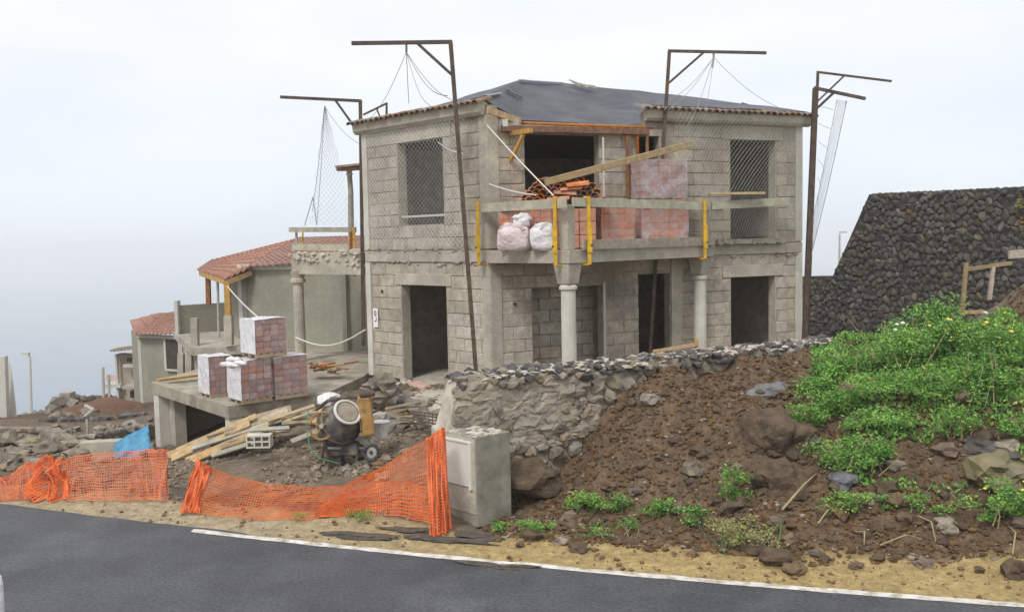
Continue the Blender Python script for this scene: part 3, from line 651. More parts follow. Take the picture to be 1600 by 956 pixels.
# ---------------------------------------------------------------- terrace slab with garage
N0 = PZ(356, 634, ZF); FLc = PZ(236, 597, ZF); FR = PZ(512, 613, ZF)
gar = thing('garage', 'low concrete garage with open dark side and flat slab roof carrying pallets', 'garage', V((N0.x, N0.y, -1)))
bk = PZ(395, 566, ZF)+V((-.2, 3, 0)); 
poly = [xy(N0), xy(FR), xy(FR)+(xy(B)-xy(FR))*.95+V((-.1, -.15, 0)), xy(B)+V((0, 1.5, 0)), xy(B)+V((0, 7, 0)), xy(FLc)+V((1.5, 6, 0)), xy(FLc)+V((.35, 2.2, 0)), xy(FLc)]
part('roof_slab', MB().prism(poly, ZF-.24, ZF-.002), mat('dirty_slab', (.3, .27, .21), (.42, .385, .31), 3, .95, .6, 40, coord='World', stain=((.15, .12, .09), .85), sscale=1.6), gar)
du = (xy(FLc)-xy(N0)).normalized(); dn = V((-du.y, du.x, 0)); 
if dn.y > 0: dn = -dn
Lg = (xy(FLc)-xy(N0)).length
dr = (xy(FR)-xy(N0)).normalized(); Lr = (xy(FR)-xy(N0)).length; drn = V((dr.y, -dr.x, 0))
def gbox(s0, s1, z0, z1, inn, dep): return MB().box(xy(N0)+du*(s0+s1)/2-dn*(inn+dep/2)+V((0, 0, (z0+z1)/2)), s1-s0, dep, z1-z0, frame(du, dn))
part('pillar', gbox(Lg-.34, Lg-.03, -1.3, ZF-.24, .03, .3), concl_m, gar); part('pillar', gbox(Lg-.66, Lg-.36, -1.3, ZF-.24, .25, .25), conc_m, gar)
part('pillar', gbox(.05, .28, -1.3, ZF-.24, .05, .25), concl_m, gar)
part('inner_wall', gbox(-.3, Lg-.1, -1.5, ZF-.24, 2.6, .15), render_m, gar)
part('end_wall', MB().box(xy(FLc)-dn*1.4+V((0, 0, -.5)), .15, 2.3, 1.4, frame(du, dn)), conc_m, gar)
part('front_wall', MB().box(xy(N0)+dr*(Lr/2+.2)-drn*.25+V((0, 0, -.5)), Lr-.3, .2, 1.42, frame(dr, drn)), conc_m, gar)
part('entrance_step', MB().box(PZ(668, 612, ZF)+V((.1, -.2, -.16)), 1.9, 1.0, .3, frame(u1, n1)), conc_m, gar, bevel=.02)
part('lower_step', MB().box(PZ(668, 640, .3)+V((.1, -.1, -.2)), 1.5, 1.1, .36, frame(u1, n1)), conc_m, gar, bevel=.02)
part('loose_lath', MB().bar(PZ(246, 593, ZF+.03), PZ(310, 585, ZF+.03), .12, .03), wood_m, gar)
part('loose_lath', MB().bar(PZ(262, 597, ZF+.03), PZ(312, 592, ZF+.03), .1, .03), plank_m, gar)
# ---------------------------------------------------------------- brick pallets
def pallet(name, label, near, w_, d_, h_, th, bm_, wm, group, base=True, nb=(4, 4, 6), white=None):
    """near = bottom of the corner edge closest to the camera, front face runs to the right at angle th"""
    t_ = thing(name, label, 'pallet of bricks', near, group); M = RZ(th); X = M @ V((1, 0, 0)); Y = M @ V((0, 1, 0)); z0 = 0
    if base:
        mb = MB()
        for i in range(3): mb.box(near+X*w_/2+Y*(d_*(i*.45+.05))+V((0, 0, .03)), w_, .08, .06, M)
        for i in range(5): mb.box(near+X*(w_*(i/4*.9+.05))+Y*d_/2+V((0, 0, .07)), .08, d_, .02, M)
        part('pallet_base', mb, pal_m, t_); z0 = .082
    hh = (h_-z0)/nb[2]; me_ = {}
    for k in range(nb[2]):
        for i in range(nb[0]):
            for j in range(nb[1]):
                if 0 < i < nb[0]-1 and 0 < j < nb[1]-1 and k < nb[2]-1: continue
                if i > 0 and j > 0 and k < nb[2]-1: continue
                if 'b' not in me_: me_['b'] = MB().box(V((0, 0, 0)), w_/nb[0]-.008, d_/nb[1]-.008, hh-.007).mesh('brick', bm_)
                o = link('brick', me_['b'], t_, X*(w_*(i+.5)/nb[0]+random.uniform(-.004, .004))+Y*(d_*(j+.5)/nb[1]+random.uniform(-.004, .004))+V((0, 0, z0+hh*(k+.5)))); o.rotation_euler = (0, 0, th+random.uniform(-.015, .015))
    bm = bmesh.new(); bmesh.ops.create_cube(bm, size=1); bmesh.ops.subdivide_edges(bm, edges=bm.edges[:], cuts=5, use_grid_fill=True)
    for v in bm.verts:
        n_ = .012*noise.noise(v.co*7+near); c = v.co; v.co = V((c.x*(w_+.035+n_*2), c.y*(d_+.035+n_*2), c.z*(h_-z0+.02)+(.02 if c.z > .4 else 0)*noise.noise(c*4+near)))
        v.co = M @ v.co+X*w_/2+Y*d_/2+V((0, 0, z0+(h_-z0)/2))
    me = bpy.data.meshes.new('plastic_wrap'); bm.to_mesh(me); bm.free(); me.materials.append(wm); 
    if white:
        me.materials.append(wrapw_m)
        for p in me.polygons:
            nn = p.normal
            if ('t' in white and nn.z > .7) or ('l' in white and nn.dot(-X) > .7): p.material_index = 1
    link('plastic_wrap', me, t_)
    return t_
TH = R(41); g_ = 'wrapped brick pallets on the garage roof'
pb = PZ(379, 632, ZF); Xv = RZ(TH) @ V((1, 0, 0)); Yv = RZ(TH) @ V((0, 1, 0))
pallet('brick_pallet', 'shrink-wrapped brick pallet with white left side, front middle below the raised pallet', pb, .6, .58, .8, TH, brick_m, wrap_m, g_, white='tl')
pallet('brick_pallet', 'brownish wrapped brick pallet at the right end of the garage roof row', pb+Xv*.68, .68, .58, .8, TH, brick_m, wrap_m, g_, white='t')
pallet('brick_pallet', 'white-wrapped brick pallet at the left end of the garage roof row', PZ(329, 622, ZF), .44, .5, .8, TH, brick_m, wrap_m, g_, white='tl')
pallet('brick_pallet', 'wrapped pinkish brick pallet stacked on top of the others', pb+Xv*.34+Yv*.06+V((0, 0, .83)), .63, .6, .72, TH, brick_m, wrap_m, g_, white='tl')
mb = MB()
for i in range(14): mb.lump(PZ(365+random.uniform(-12, 14), 566+random.uniform(-6, 6), ZF+.85), random.uniform(.04, .09), (1.4, 1, .6), .5, 1, i)
solo('crumpled_plastic', mb, white_m, 'crumpled white plastic sheet lying on the front pallet', 'plastic sheet', smooth=True)
# balcony pallets (aligned with the balcony edge)
TB = math.atan2(v1.y, v1.x); g2 = 'wrapped brick pallets on the balcony'
def bp_at(px, py, Y): p = P(px, py, Y); return V((p.x, p.y, Z2+.004))
aB = math.atan2(u2.y, u2.x)
pallet('brick_pallet', 'wrapped orange brick pallet at the left end of the balcony behind the white bags', bp_at(777, 392, 17.3)+V((.05, .12, 0)), 1.0, .6, .84, R(-18), bricko_m, wrapc_m, g2, nb=(5, 3, 6))
pallet('brick_pallet', 'orange-red brick pallet in the middle of the balcony below the leaning beam', bp_at(940, 380, 18.0), .78, .5, .8, aB+.1, bricko_m, wrapc_m, g2, nb=(4, 3, 5))
pr_ = bp_at(1003, 380, 18.75)
pallet('brick_pallet', 'lower wrapped brick pallet at the right end of the balcony', pr_, 1.1, .62, .88, aB, bricko_m, film_m, g2, nb=(5, 3, 6))
pallet('brick_pallet', 'upper cellophane-wrapped brick pallet stacked at the right end of the balcony', pr_+V((0, .02, .9)), 1.08, .6, .86, aB, brick_m, film_m, g2, nb=(5, 3, 6))
# white bags
def bag(px, py, Y, w_, h_, m, lab, z=Z2):
    c = P(px, py, Y); c.z = z+h_*.48; mb = MB(); mb.lump(c, 1, (w_/2, .16, h_/2), .12, 3, px)
    for v in mb.v:
        d = v-c; v.x = c.x+w_*.56*math.copysign(min(1, abs(d.x/(w_*.5)))**.55, d.x); v.z = c.z+h_*.52*math.copysign(min(1, abs(d.z/(h_*.5)))**.6, d.z); v.y += .05*noise.noise(v*6)
    for i in range(4): mb.lump(c+V((random.uniform(-.3, .3)*w_, -.05, h_*.45)), .07, (1.6, 1, 1), .6, 2, px+i)
    return solo('sack', mb, m, lab, 'sack', 'sacks on the balcony', smooth=True)
bag(803, 371, 17.0, .56, .46, bagp_m, 'pale pinkish plastic sack leftmost on the balcony'); bag(848, 373, 16.8, .42, .46, white_m, 'bright white plastic sack beside the yellow clamp on the balcony'); bag(815, 345, 17.05, .28, .2, white_m, 'small crumpled white bag lying on top of the pinkish sack', Z2+.42)
# stack of loose clay tiles
c = P(880, 322, 17.75); tz = thing('roof_tile_stack', 'loose heap of orange clay roof tiles on top of the balcony bricks', 'roof tiles', V((c.x, c.y, Z2)))
CT = tilemesh(.42, .09, .075, clay_m); 
sup = V((c.x, c.y, Z2)); cl = 0
for r in range(6):
    for i in range(13-r-(r % 2)):
        q = V(((i-(13-r)/2+.5)*.128+random.uniform(-.02, .02), random.uniform(-.06, .06)-.25, .9+r*.072+.03*math.sin(i*1.3))); o = link('clay_tile', CT, tz, q); o.rotation_euler = (random.uniform(-.12, .12), random.uniform(-.3, .3), random.uniform(-.25, .25))
for i in range(4):
    q = V((.1+i*.12, -.36+random.uniform(-.05, .05), .93+.09*(i % 4))); o = link('clay_tile', CT, tz, q); o.rotation_euler = (random.uniform(-.1, .1), random.uniform(-.3, .3), R(90)+random.uniform(-.15, .15))
mb = MB()
for i in range(8):
    for k in range(3): mb.box(sup+V((-.6+i*.16, -.1, .14+k*.25)), .15, .35, .24)
part('hollow_brick_bed', mb, bricko_m, tz, bevel=.01)
# rails, clamps, beam
def rail(a, b, h_, m, lab, th=.045): return solo('guard_board', MB().bar(a, b, th, h_), m, lab, 'board', 'guard boards round the balcony', bevel=.004)
zr = 4.02; off = -v1*.0
c0 = A+n1*.16+u1*.02; c1 = Cc+n1*.16-u1*.12; c2 = Cc-u1*.17-v1*.05; c3 = Dd-u1*.17+v1*.35
rail(c0+V((0, 0, zr)), c1+V((0, 0, zr)), .17, plankg_m, 'grey guard board on the left side of the balcony in front of the sacks'); rail(c2+V((0, 0, zr+.02)), c3+V((0, 0, zr-.02)), .16, plankg_m, 'long grey guard board across the right front of the balcony')
rail(Dd-u1*.23-v1*.1+V((0, 0, zr-.0)), P(1232, 315, Dd.y+.45), .17, plankg_m, 'short grey board end sticking out past the right end of the balcony')
rail(c2+v1*.25+V((0, 0, 3.29)), c3-v1*.3+V((0, 0, 3.29)), .17, plank_m, 'low brown toe board lying along the right front edge of the balcony')
rail(P(1108, 303, Dd.y-.25), P(1194, 302, Dd.y+.0), .05, plank_m, 'pale plank resting on the guard board by the right yellow clamp', .14)
g3 = 'yellow guard clamps on the balcony edge'
for px, lab, base, nn in ((769, 'leftmost yellow clamp post, beside the house corner', c0+u1*.03, n1), (870, 'yellow clamp post just left of the concrete post at the balcony corner', hitline(870, 360, A+n1*.16, u1), n1), (917, 'yellow clamp post just right of the concrete post at the balcony corner', hitline(917, 360, c2, v1), -u1), (1098, 'rightmost yellow clamp post, above the right column', hitline(1098, 360, c2, v1), -u1)):
    t_ = thing('guard_clamp', lab, 'clamp', xy(base)+nn*.03+V((0, 0, 2.93)), g3); b0 = xy(base)+nn*.05
    part('tube', MB().bar(b0+V((0, 0, 2.94)), b0+V((0, 0, 4.14)), .06, .06, up=V((0, 1, 0))), yel_m, t_)
    part('sleeve', MB().bar(b0+V((0, 0, 3.15))+nn*.01, b0+V((0, 0, 3.62))+nn*.01, .085, .085, up=V((0, 1, 0))), yel_m, t_)
    part('jaw', MB().bar(b0+V((0, 0, 2.94)), b0-nn*.2+V((0, 0, 2.94)), .035, .035), yel_m, t_)
    part('screw', MB().tube([b0-nn*.03+V((0, 0, 3.27)), b0+nn*.07+V((0, 0, 3.27))], .02, 8), rust_m, t_)
    part('hook', MB().bar(b0+V((0, 0, 4.13)), b0-nn*.1+V((0, 0, 4.13)), .045, .03), yel_m, t_)
solo('timber_beam', MB().bar(P(852, 285, 17.2), P(1081, 225, 18.6), .09, .13), plank_m, 'long brown timber beam leaning across the balcony over the tile heap', 'beam', bevel=.01)
# ---------------------------------------------------------------- gallows masts
def mast(top, bot, end, br0, br1, Y, w_, lab, Yb=None, Ye=None):
    t_ = thing('net_gallows', lab, 'steel mast', P(*bot, Yb or Y), 'steel gallows carrying the safety nets'); Tp = P(*top, Y)
    part('post', MB().bar(P(*bot, Yb or Y), Tp, w_, w_, up=V((0, 1, 0))), rust_m, t_)
    part('arm', MB().bar(Tp, P(*end, Ye or Y), min(w_*.85, .065), min(w_*.85, .065), ext=.03), rust_m, t_)
    f_ = ((br0[0]-top[0])/(end[0]-top[0])); part('brace', MB().bar(P(*br0, Y+((Ye or Y)-Y)*f_), P(*br1, Y-.01), min(w_*.7, .05), min(w_*.7, .05)), rust_m, t_)
    return t_
mast((704, 66), (745, 596), (552, 68), (652, 68), (709, 120), 17.0, .075, 'tallest dark steel gallows, leaning in front of the house corner')
mast((563, 158), (568, 540), (440, 152), (524, 157), (552, 196), 21.6, .075, 'dark gallows with a long arm pointing left behind the left house corner')
mast((1046, 80), (1014, 575), (1195, 83), (1101, 81), (1044, 131), 19.33, .065, 'steel gallows rising through the balcony with its arm pointing right')
mast((1278, 113), (1262, 515), (1391, 127), (1320, 118), (1276, 160), 24.0, .06, 'rearmost high gallows at the right house end with long arm')
mast((1274, 138), (1257, 530), (1350, 154), (1302, 146), (1274, 172), 20.7, .1, 'thick dark gallows post at the right house end with shorter lower arm')
mast((604, 162), (606, 420), (569, 179), (588, 169), (595, 186), 27.0, .06, 'small far gallows top peeking over the left cornice')
mast((1160, 162), (1160, 420), (1216, 178), (1181, 168), (1175, 180), 28.5, .06, 'small far gallows top peeking over the right cornice')
# ---------------------------------------------------------------- safety nets
def net(label, fn, U, Vn, nu, nv, r, m, grp='safety nets hung from the gallows', extra=None):
    """diamond mesh on the surface fn(a, b), a,b in 0..1; nu diagonals each way"""
    mb = MB(); ratio = Vn/U
    for sgn in (1, -1):
        k0 = int(nu*(1+ratio))
        for k in range(-k0, k0+1):
            pts = []
            st = nv
            for i in range(st+1):
                b = i/st; a = k/nu+sgn*b*ratio
                if sgn < 0: a = k/nu-b*ratio+0
                if 0 <= a <= 1: pts.append(fn(a, b))
                elif pts: break
            if len(pts) > 1: mb.tube(pts, r, 3, cap=False)
    for row in (extra or []): mb.tube(row, r*2.2, 4)
    return solo('safety_net', mb, m, label, 'net', grp)
def bil(c, wx=0, wn_=V((0, -1, 0)), sag=0, fq=3):
    def f(a, b):
        p = c[0].lerp(c[1], a).lerp(c[3].lerp(c[2], a), b)
        return p+wn_*(wx*math.sin(a*math.pi*fq+b*2)*math.sin(b*math.pi)+wx*.6*math.sin(a*11+b*5))
    return f
def w1(s, z, o): return A+u1*s+n1*o+V((0, 0, z))
def w2(s, z, o): return A+u2*s+n2*o+V((0, 0, z))
hp = P(635, 82, 17.1); sN0, sN1 = on1(748, 300)[0], on1(584, 300)[0]
net('thin pale safety net over the left wall window', bil([w1(sN0, 5.75, .3), w1(sN1, 5.75, .3), w1(sN1, 3.35, .28), w1(sN0, 3.3, .28)], .06, n1), 3.0, 2.4, 29, 24, .0030, net_m)
mb = MB()
for q in (w1(sN1, 5.9, .3), w1((sN0+sN1)/2, 6.2, .3), w1(sN0+.5, 6.2, .3), w1(sN0, 6.0, .3), P(672, 165, 17.6), P(700, 150, 17.2)):
    pts = [hp.lerp(q, i/10)+V((0, 0, -.22*math.sin(math.pi*i/10))) for i in range(11)]; mb.tube(pts, .006, 4)
mb.tube([P(635, 70, 17.0), hp], .02, 6)
solo('net_lines', mb, netd_m, 'thin grey cords fanning down from the tallest gallows arm', 'cords')
s0, s1 = on2(1030, 300)[0], on2(1243, 300)[0]
net('diamond safety net over the right window and balcony end', bil([w2(s0, 5.95, .36), w2(s1, 5.95, .33), w2(s1, 3.45, .2), w2(on2(1100, 300)[0], 3.3, .3)], .07, n2), 3.2, 2.6, 34, 26, .0032, net_m)
h3 = P(1115, 90, 19.35); mb = MB()
for q in (w2(s0, 5.98, .35), w2(s0+.9, 5.98, .35), w2(s1-.7, 6.1, .35), P(1040, 160, 19.3), P(1072, 205, 19.3)):
    pts = [h3.lerp(q, i/10)+V((0, 0, -.12*math.sin(math.pi*i/10))) for i in range(11)]; mb.tube(pts, .0055, 4)
mb.tube([P(1115, 83, 19.33), h3, P(1113, 106, 19.35)], .022, 6)
solo('net_lines', mb, netd_m, 'thin grey cords fanning down from the balcony gallows arm', 'cords')
h2 = P(507, 166, 21.6); 
net('gathered pale net hanging left of the house beside the small porch roof', bil([h2, h2+V((.02, 0, 0)), P(560, 355, 21.9), P(482, 350, 22.4)], .03), 1.0, 2.6, 8, 26, .003, netd_m)
mb = MB()
for q in (P(560, 224, 21.2), P(488, 330, 22.3), P(495, 350, 22.3)): mb.tube([h2.lerp(q, i/10)+V((0, 0, -.12*math.sin(math.pi*i/10))) for i in range(11)], .007, 4)
mb.tube([P(489, 308, 22.3), P(476, 352, 22.3)], .012, 5); mb.tube([P(489, 308, 22.3), P(495, 352, 22.3)], .012, 5)
solo('net_lines', mb, netd_m, 'thin grey cords hanging from the left-pointing gallows arm', 'cords')
h5 = P(1323, 158, 20.8); h5b = P(1308, 156, 20.8)
net('narrow gathered net hanging down at the right house end', bil([h5b, h5, P(1268, 398, 20.8), P(1262, 385, 20.9)], .02), .5, 3.4, 5, 40, .0034, netd_m)
mb = MB(); mb.tube([h5.lerp(P(1267, 400, 20.8), i/12)+V((0, 0, -.1*math.sin(math.pi*i/12))) for i in range(13)], .011, 5); mb.tube([h5b.lerp(P(1262, 380, 20.8), i/12)+V((-.0, 0, -.06*math.sin(math.pi*i/12))) for i in range(13)], .008, 5)
for i in range(6): mb.tube([P(1278, 165+i*28, 20.7), P(1303-i*5, 172+i*30, 20.8)], .005, 4)
solo('net_lines', mb, netd_m, 'thin grey cords hanging from the shorter right gallows arm', 'cords')
# ropes
def rope(a, b, sag, r, lab): a, b = Vector(a), Vector(b); return solo('rope', MB().tube([a.lerp(b, i/14)+V((0, 0, -sag*math.sin(math.pi*i/14))) for i in range(15)], r, 6), rope_m, lab, 'rope')
rope(P(761, 196, 17.7), P(865, 306, 16.5), .02, .013, 'pale rope running from the roof corner down to the balcony board'); rope(P(765, 288, 17.7), P(838, 305, 16.9), .03, .013, 'short pale rope from the corner pillar to the left balcony board')
rope(P(355, 447, 25.9), P(412, 503, 17.5), .05, .015, 'pale rope stretched from the neighbour porch post to the top pallet'); rope(P(462, 527, 23.2), P(571, 515, 21.2), .28, .018, 'sagging pale rope between the round column and the block house')
rope(P(684, 222, 19.0), P(724, 240, 17.2), .05, .01, 'short rope end tied to the leaning gallows post')
# small notice on the left wall
s, z = on1(589, 496); s2, z2_ = on1(589, 481); t_ = thing('wall_sign', 'small narrow white sign with dark curled lettering on the left wall corner', 'sign', w1(s, z-.25, .03))
part('plate', MB().box(w1(s, z, .035), .17, .012, .42, frame(u1, n1)), mat('sign_white', (.8, .78, .78), (.84, .8, .82), 9, .5), t_)
ink = mat('sign_ink', (.12, .1, .14), (.25, .12, .14), 9, .6)
def glyph(pts): return MB().tube([w1(s-gx, z+gz, .043) for gx, gz in pts], .011, 5)
part('letter', glyph([(.03*math.cos(a)-.0, .1+.05*math.sin(a)) for a in [i*math.pi/6 for i in range(0, 12)]]+[(.03, .1), (.02, .03)]), ink, t_)
part('letter', glyph([(.035, .0), (.03, -.06), (0, -.09), (-.03, -.07)]), ink, t_)
# ---------------------------------------------------------------- stone walls
def clip(poly, mx_, mz_, dx, dz):
    """keep the side of the bisector (through mx,mz, normal dx,dz) that holds the cell centre"""
    o_ = []
    for i in range(len(poly)):
        a, b = poly[i], poly[(i+1) % len(poly)]; da = (a[0]-mx_)*dx+(a[1]-mz_)*dz; db = (b[0]-mx_)*dx+(b[1]-mz_)*dz
        if da <= 0: o_.append(a)
        if (da < 0 < db) or (db < 0 < da): t_ = da/(da-db); o_.append((a[0]+(b[0]-a[0])*t_, a[1]+(b[1]-a[1])*t_))
    return o_
def hexstones(parent, O, u, n, ua, ub, za, zb, cell, inside, m, lim=300, bulge=.06, name='stone', st_name='small_stones', rows_h=.82, seed=1, gap=(.84, .95), top=None):
    """irregular rubble: Voronoi cells of jittered points, each stone a faceted dome of its own"""
    rr = random.Random(seed); ch = cell*rows_h; pts = []
    for r in range(int((zb-za)/ch)+3):
        for c in range(int((ub-ua)/cell)+3):
            if rr.random() < .14: continue
            pts.append((ua+(c-.5+.5*(r % 2)+rr.uniform(-.42, .42))*cell, za+(r-.5+rr.uniform(-.4, .4))*ch))
    arr = np.array(pts); lst = []
    for i, (x, z) in enumerate(pts):
        if not inside(x, z): continue
        d = (arr[:, 0]-x)**2+(arr[:, 1]-z)**2; order = np.argsort(d)[1:15]
        poly = [(x-cell*1.2, z-cell*1.2), (x+cell*1.2, z-cell*1.2), (x+cell*1.2, z+cell*1.2), (x-cell*1.2, z+cell*1.2)]
        for k_ in order:
            a, b = arr[k_]; poly = clip(poly, (x+a)/2, (z+b)/2, a-x, b-z)
        if top and len(poly) > 2:
            for (s0, z0), (s1, z1) in (zip(top[1:], top[2:]) if x > top[1][0] else [(top[0], top[1])]): poly = clip(poly, s0, z0, -(z1-z0), s1-s0)
        if len(poly) > 2: lst.append((x, z, poly))
    rr.shuffle(lst); extra = MB(); pl = wloc(parent); placed = 0; fr = frame(u, n); flip = fr.determinant() > 0
    for x, z, poly in lst:
        cx = sum(p[0] for p in poly)/len(poly); cz_ = sum(p[1] for p in poly)/len(poly)
        sh = rr.uniform(*gap); b = bulge*rr.uniform(.4, 1.4)*min(1.3, max(.5, len(poly)/6)); tx, tz = rr.uniform(-.5, .5), rr.uniform(-.5, .5)
        pp = []
        for a_, b__ in zip(poly, poly[1:]+poly[:1]):       # round off corners
            pp.append((a_[0]*.7+b__[0]*.3, a_[1]*.7+b__[1]*.3)); pp.append((a_[0]*.3+b__[0]*.7, a_[1]*.3+b__[1]*.7))
        k_ = len(pp); vs = []
        for f_, dpt in ((1, -.05), (.97, .4), (.62, .9)):
            for p in pp:
                lx, lz = (p[0]-cx)*sh*f_, (p[1]-cz_)*sh*f_
                vs.append(V((lx, -.05 if dpt < 0 else b*dpt*rr.uniform(.75, 1.2)+(lx*tx+lz*tz)*dpt, lz)))
        vs.append(V((rr.uniform(-.02, .02), b*rr.uniform(.8, 1.3), rr.uniform(-.02, .02)))); fs = []
        for q in range(k_): w_ = (q+1) % k_; fs += [(q, w_, k_+w_, k_+q), (k_+q, k_+w_, 2*k_+w_, 2*k_+q), (2*k_+q, 2*k_+w_, 3*k_)]
        if not flip: fs = fs
        else: fs = [f[::-1] for f in fs]
        vs = [fr @ v for v in vs]; Wv = O+u*cx+V((0, 0, cz_))
        if placed < lim:
            me = bpy.data.meshes.new(name); me.from_pydata([tuple(v) for v in vs], [], fs); me.materials.append(m if not isinstance(m, list) else rr.choice(m)); link(name, me, parent, Wv-pl); placed += 1
        else: extra.add([Wv+v for v in vs], fs)
    if extra.v: o = part(st_name, extra, m[0] if isinstance(m, list) else m, parent); o['kind'] = 'stuff'
    return len(lst)
V = Vector
# far dark lava retaining wall
RA = xy(P(1250, 430, 29.0)); RB = xy(P(1720, 430, 19.6)); ru = (RB-RA).normalized(); rn = V((ru.y, -ru.x, 0)); 
if rn.y > 0: rn = -rn
RL = (RB-RA).length
dw = thing('lava_retaining_wall', 'high dark lava stone retaining wall with slanting left end behind the bushes', 'stone wall', RA+ru*3+V((0, 0, .8)))
ol = [onwall(x, y, RA, ru) for x, y in ((1250, 432), (1301, 432), (1358, 304), (1600, 293))]
def rtop(s):
    for (s0, z0), (s1, z1) in zip(ol, ol[1:]):
        if s <= s1: return z0+(z1-z0)*(s-s0)/(s1-s0)
    return ol[-1][1]+.0
prof = [(0, .2)]+[(max(0, a), b) for a, b in ol]+[(RL, rtop(RL)), (RL, .2)]
vs = [RA+ru*a+V((0, 0, b)) for a, b in prof]+[RA+ru*a-rn*.8+V((0, 0, b)) for a, b in prof]; k = len(prof)
mb = MB(); mb.add(vs, [tuple(range(k)), tuple(range(k, 2*k))[::-1]]+[(i, (i+1) % k, k+(i+1) % k, k+i) for i in range(k)]); part('wall_core', mb, lavaj_m, dw)
EDGE = ol[2:]
print('lava stones', hexstones(dw, RA, ru, rn, 0, RL, .2, 4.8, .2, lambda s, z: 0.05 < s < RL-.1 and z < rtop(s)-.02 and z > .3 and onscreen(s, z), lava_m, 300, .045, 'stone', 'small_stones', seed=3, gap=(.9, .985), top=ol) if not globals().update(onscreen=lambda s, z: (RA+ru*s).x/(RA+ru*s).y*F+800 < 1640) else 0)
# coping stones
mb = MB()
s = ol[2][0]+.1
while s < RL: mb.lump(RA+ru*s-rn*.1+V((0, 0, rtop(s)+.0)), .09, (1.2, 1, .4), .35, 1, s*3, frame(ru, rn)); s += random.uniform(.17, .26)
o = part('coping_stones', mb, lava_m, dw); o['kind'] = 'stuff'
# near garden wall
gw = thing('garden_wall', 'low stone garden wall with dark cap stones and pale mortar in front of the house', 'stone wall', WA+V((0, 0, 0)))
def wtop(s): return WZ+.012*math.sin(s*3)
mb = MB(); k = 30; vs = []
for i in range(k+1):
    s = WL_*i/k; zt_ = WZ-.05
    for o_, z in ((.0, -.3), (.0, zt_), (-.45, zt_), (-.45, -.3)): vs.append(WA+wu*s+wn*o_+V((0, 0, z)))
fs = [(4*i+j, 4*i+4+j, 4*i+4+(j+1) % 4, 4*i+(j+1) % 4) for i in range(k) for j in range(4)]+[(0, 1, 2, 3), (4*k+3, 4*k+2, 4*k+1, 4*k)]
part('wall_core', MB().add(vs, fs), mat('dull_mortar', (.26, .225, .175), (.4, .35, .28), 5, .95, .8, 25, coord='World'), gw)
sE = wallpt(1100)[1]
hexstones(gw, WA, wu, wn, 0, sE, -.1, 1.5, .25, lambda s, z: .12 < s < sE and z < WZ-.14 and z > -.1, wallst_m, 200, .085, 'stone', seed=11, gap=(.84, .96))
def irrstone(mb, c, r, seed, fr_): mb.lump(c, r, (1.25, 1, .8), .4, 1, seed, fr_)
s = .05; i = 0; n_part = 0
while s < WL_:
    for j, oo in enumerate((.0, -.16, -.3, -.43, .05)):
        r = random.uniform(.05, .085); c = WA+wu*(s+random.uniform(-.03, .03))+wn*(oo+random.uniform(-.04, .05)); c.z = WZ-.05+random.uniform(-.03, .03)-(.1 if j == 4 else 0)
        mb = MB(); mb.lump(V((0, 0, 0)), r, (1.3, 1, .75), .4, 1, i*3+j, frame(wu, wn)); link('cap_stone', mb.mesh('cap_stone', capst_m if random.random() < .75 else wallst_m), gw, c-wloc(gw)); n_part += 1
    s += random.uniform(.12, .17); i += 1
mb = MB()
for i in range(420):
    s = random.uniform(0, WL_); mb.lump(WA+wu*s+wn*random.uniform(-.45, .07)+V((0, 0, WZ-.045+random.uniform(-.05, .035))), random.uniform(.025, .06), (1.5, 1, .5), .5, 1, i)
for i in range(160):
    s = random.uniform(0, sE*.4); mb.lump(WA+wu*s+wn*.03+V((0, 0, random.uniform(.75, 1.5)))-V((0, 0, 0)), random.uniform(.04, .12), (1.4, .4, .8), .4, 1, i+500, frame(wu, wn))
o = part('mortar_splashes', mb, plaster_m, gw); o['kind'] = 'stuff'; mb = MB()
for i in range(260):
    s = random.uniform(0, sE*.55)*random.random()**.3; zz = random.uniform(.55, 1.5)-s*.05; mb.lump(WA+wu*s+wn*.05+V((0, 0, zz)), random.uniform(.05, .13), (1.5, .35, .8), .5, 2, i+900, frame(wu, wn))
o = part('mortar_patches', mb, MATS['dull_mortar'], gw); o['kind'] = 'stuff'
# plastered wall end (splayed to the left of the cap)
q = WA; mb = MB(); wd = -wu
mb.prism([xy(q+wu*.1+wn*.06), xy(q+wd*.05+wn*.1), xy(q+wd*.3-wn*.1), xy(q+wd*.22-wn*.45), xy(q+wu*.1-wn*.45)], -.2, .9)
mb.add([q+wu*.05+wn*.05+V((0, 0, .85)), q+wd*.22+wn*.02+V((0, 0, .85)), q+wd*.2-wn*.4+V((0, 0, .85)), q+wu*.1-wn*.4+V((0, 0, .85)), q+wu*.05+wn*.02+V((0, 0, 1.55)), q+wd*.0-wn*.02+V((0, 0, 1.52)), q+wd*.0-wn*.35+V((0, 0, 1.52)), q+wu*.1-wn*.4+V((0, 0, 1.55))],
       [(0, 1, 5, 4), (1, 2, 6, 5), (2, 3, 7, 6), (3, 0, 4, 7), (4, 5, 6, 7), (0, 3, 2, 1)])
part('plastered_end', mb, plaster_m, gw, bevel=.04)
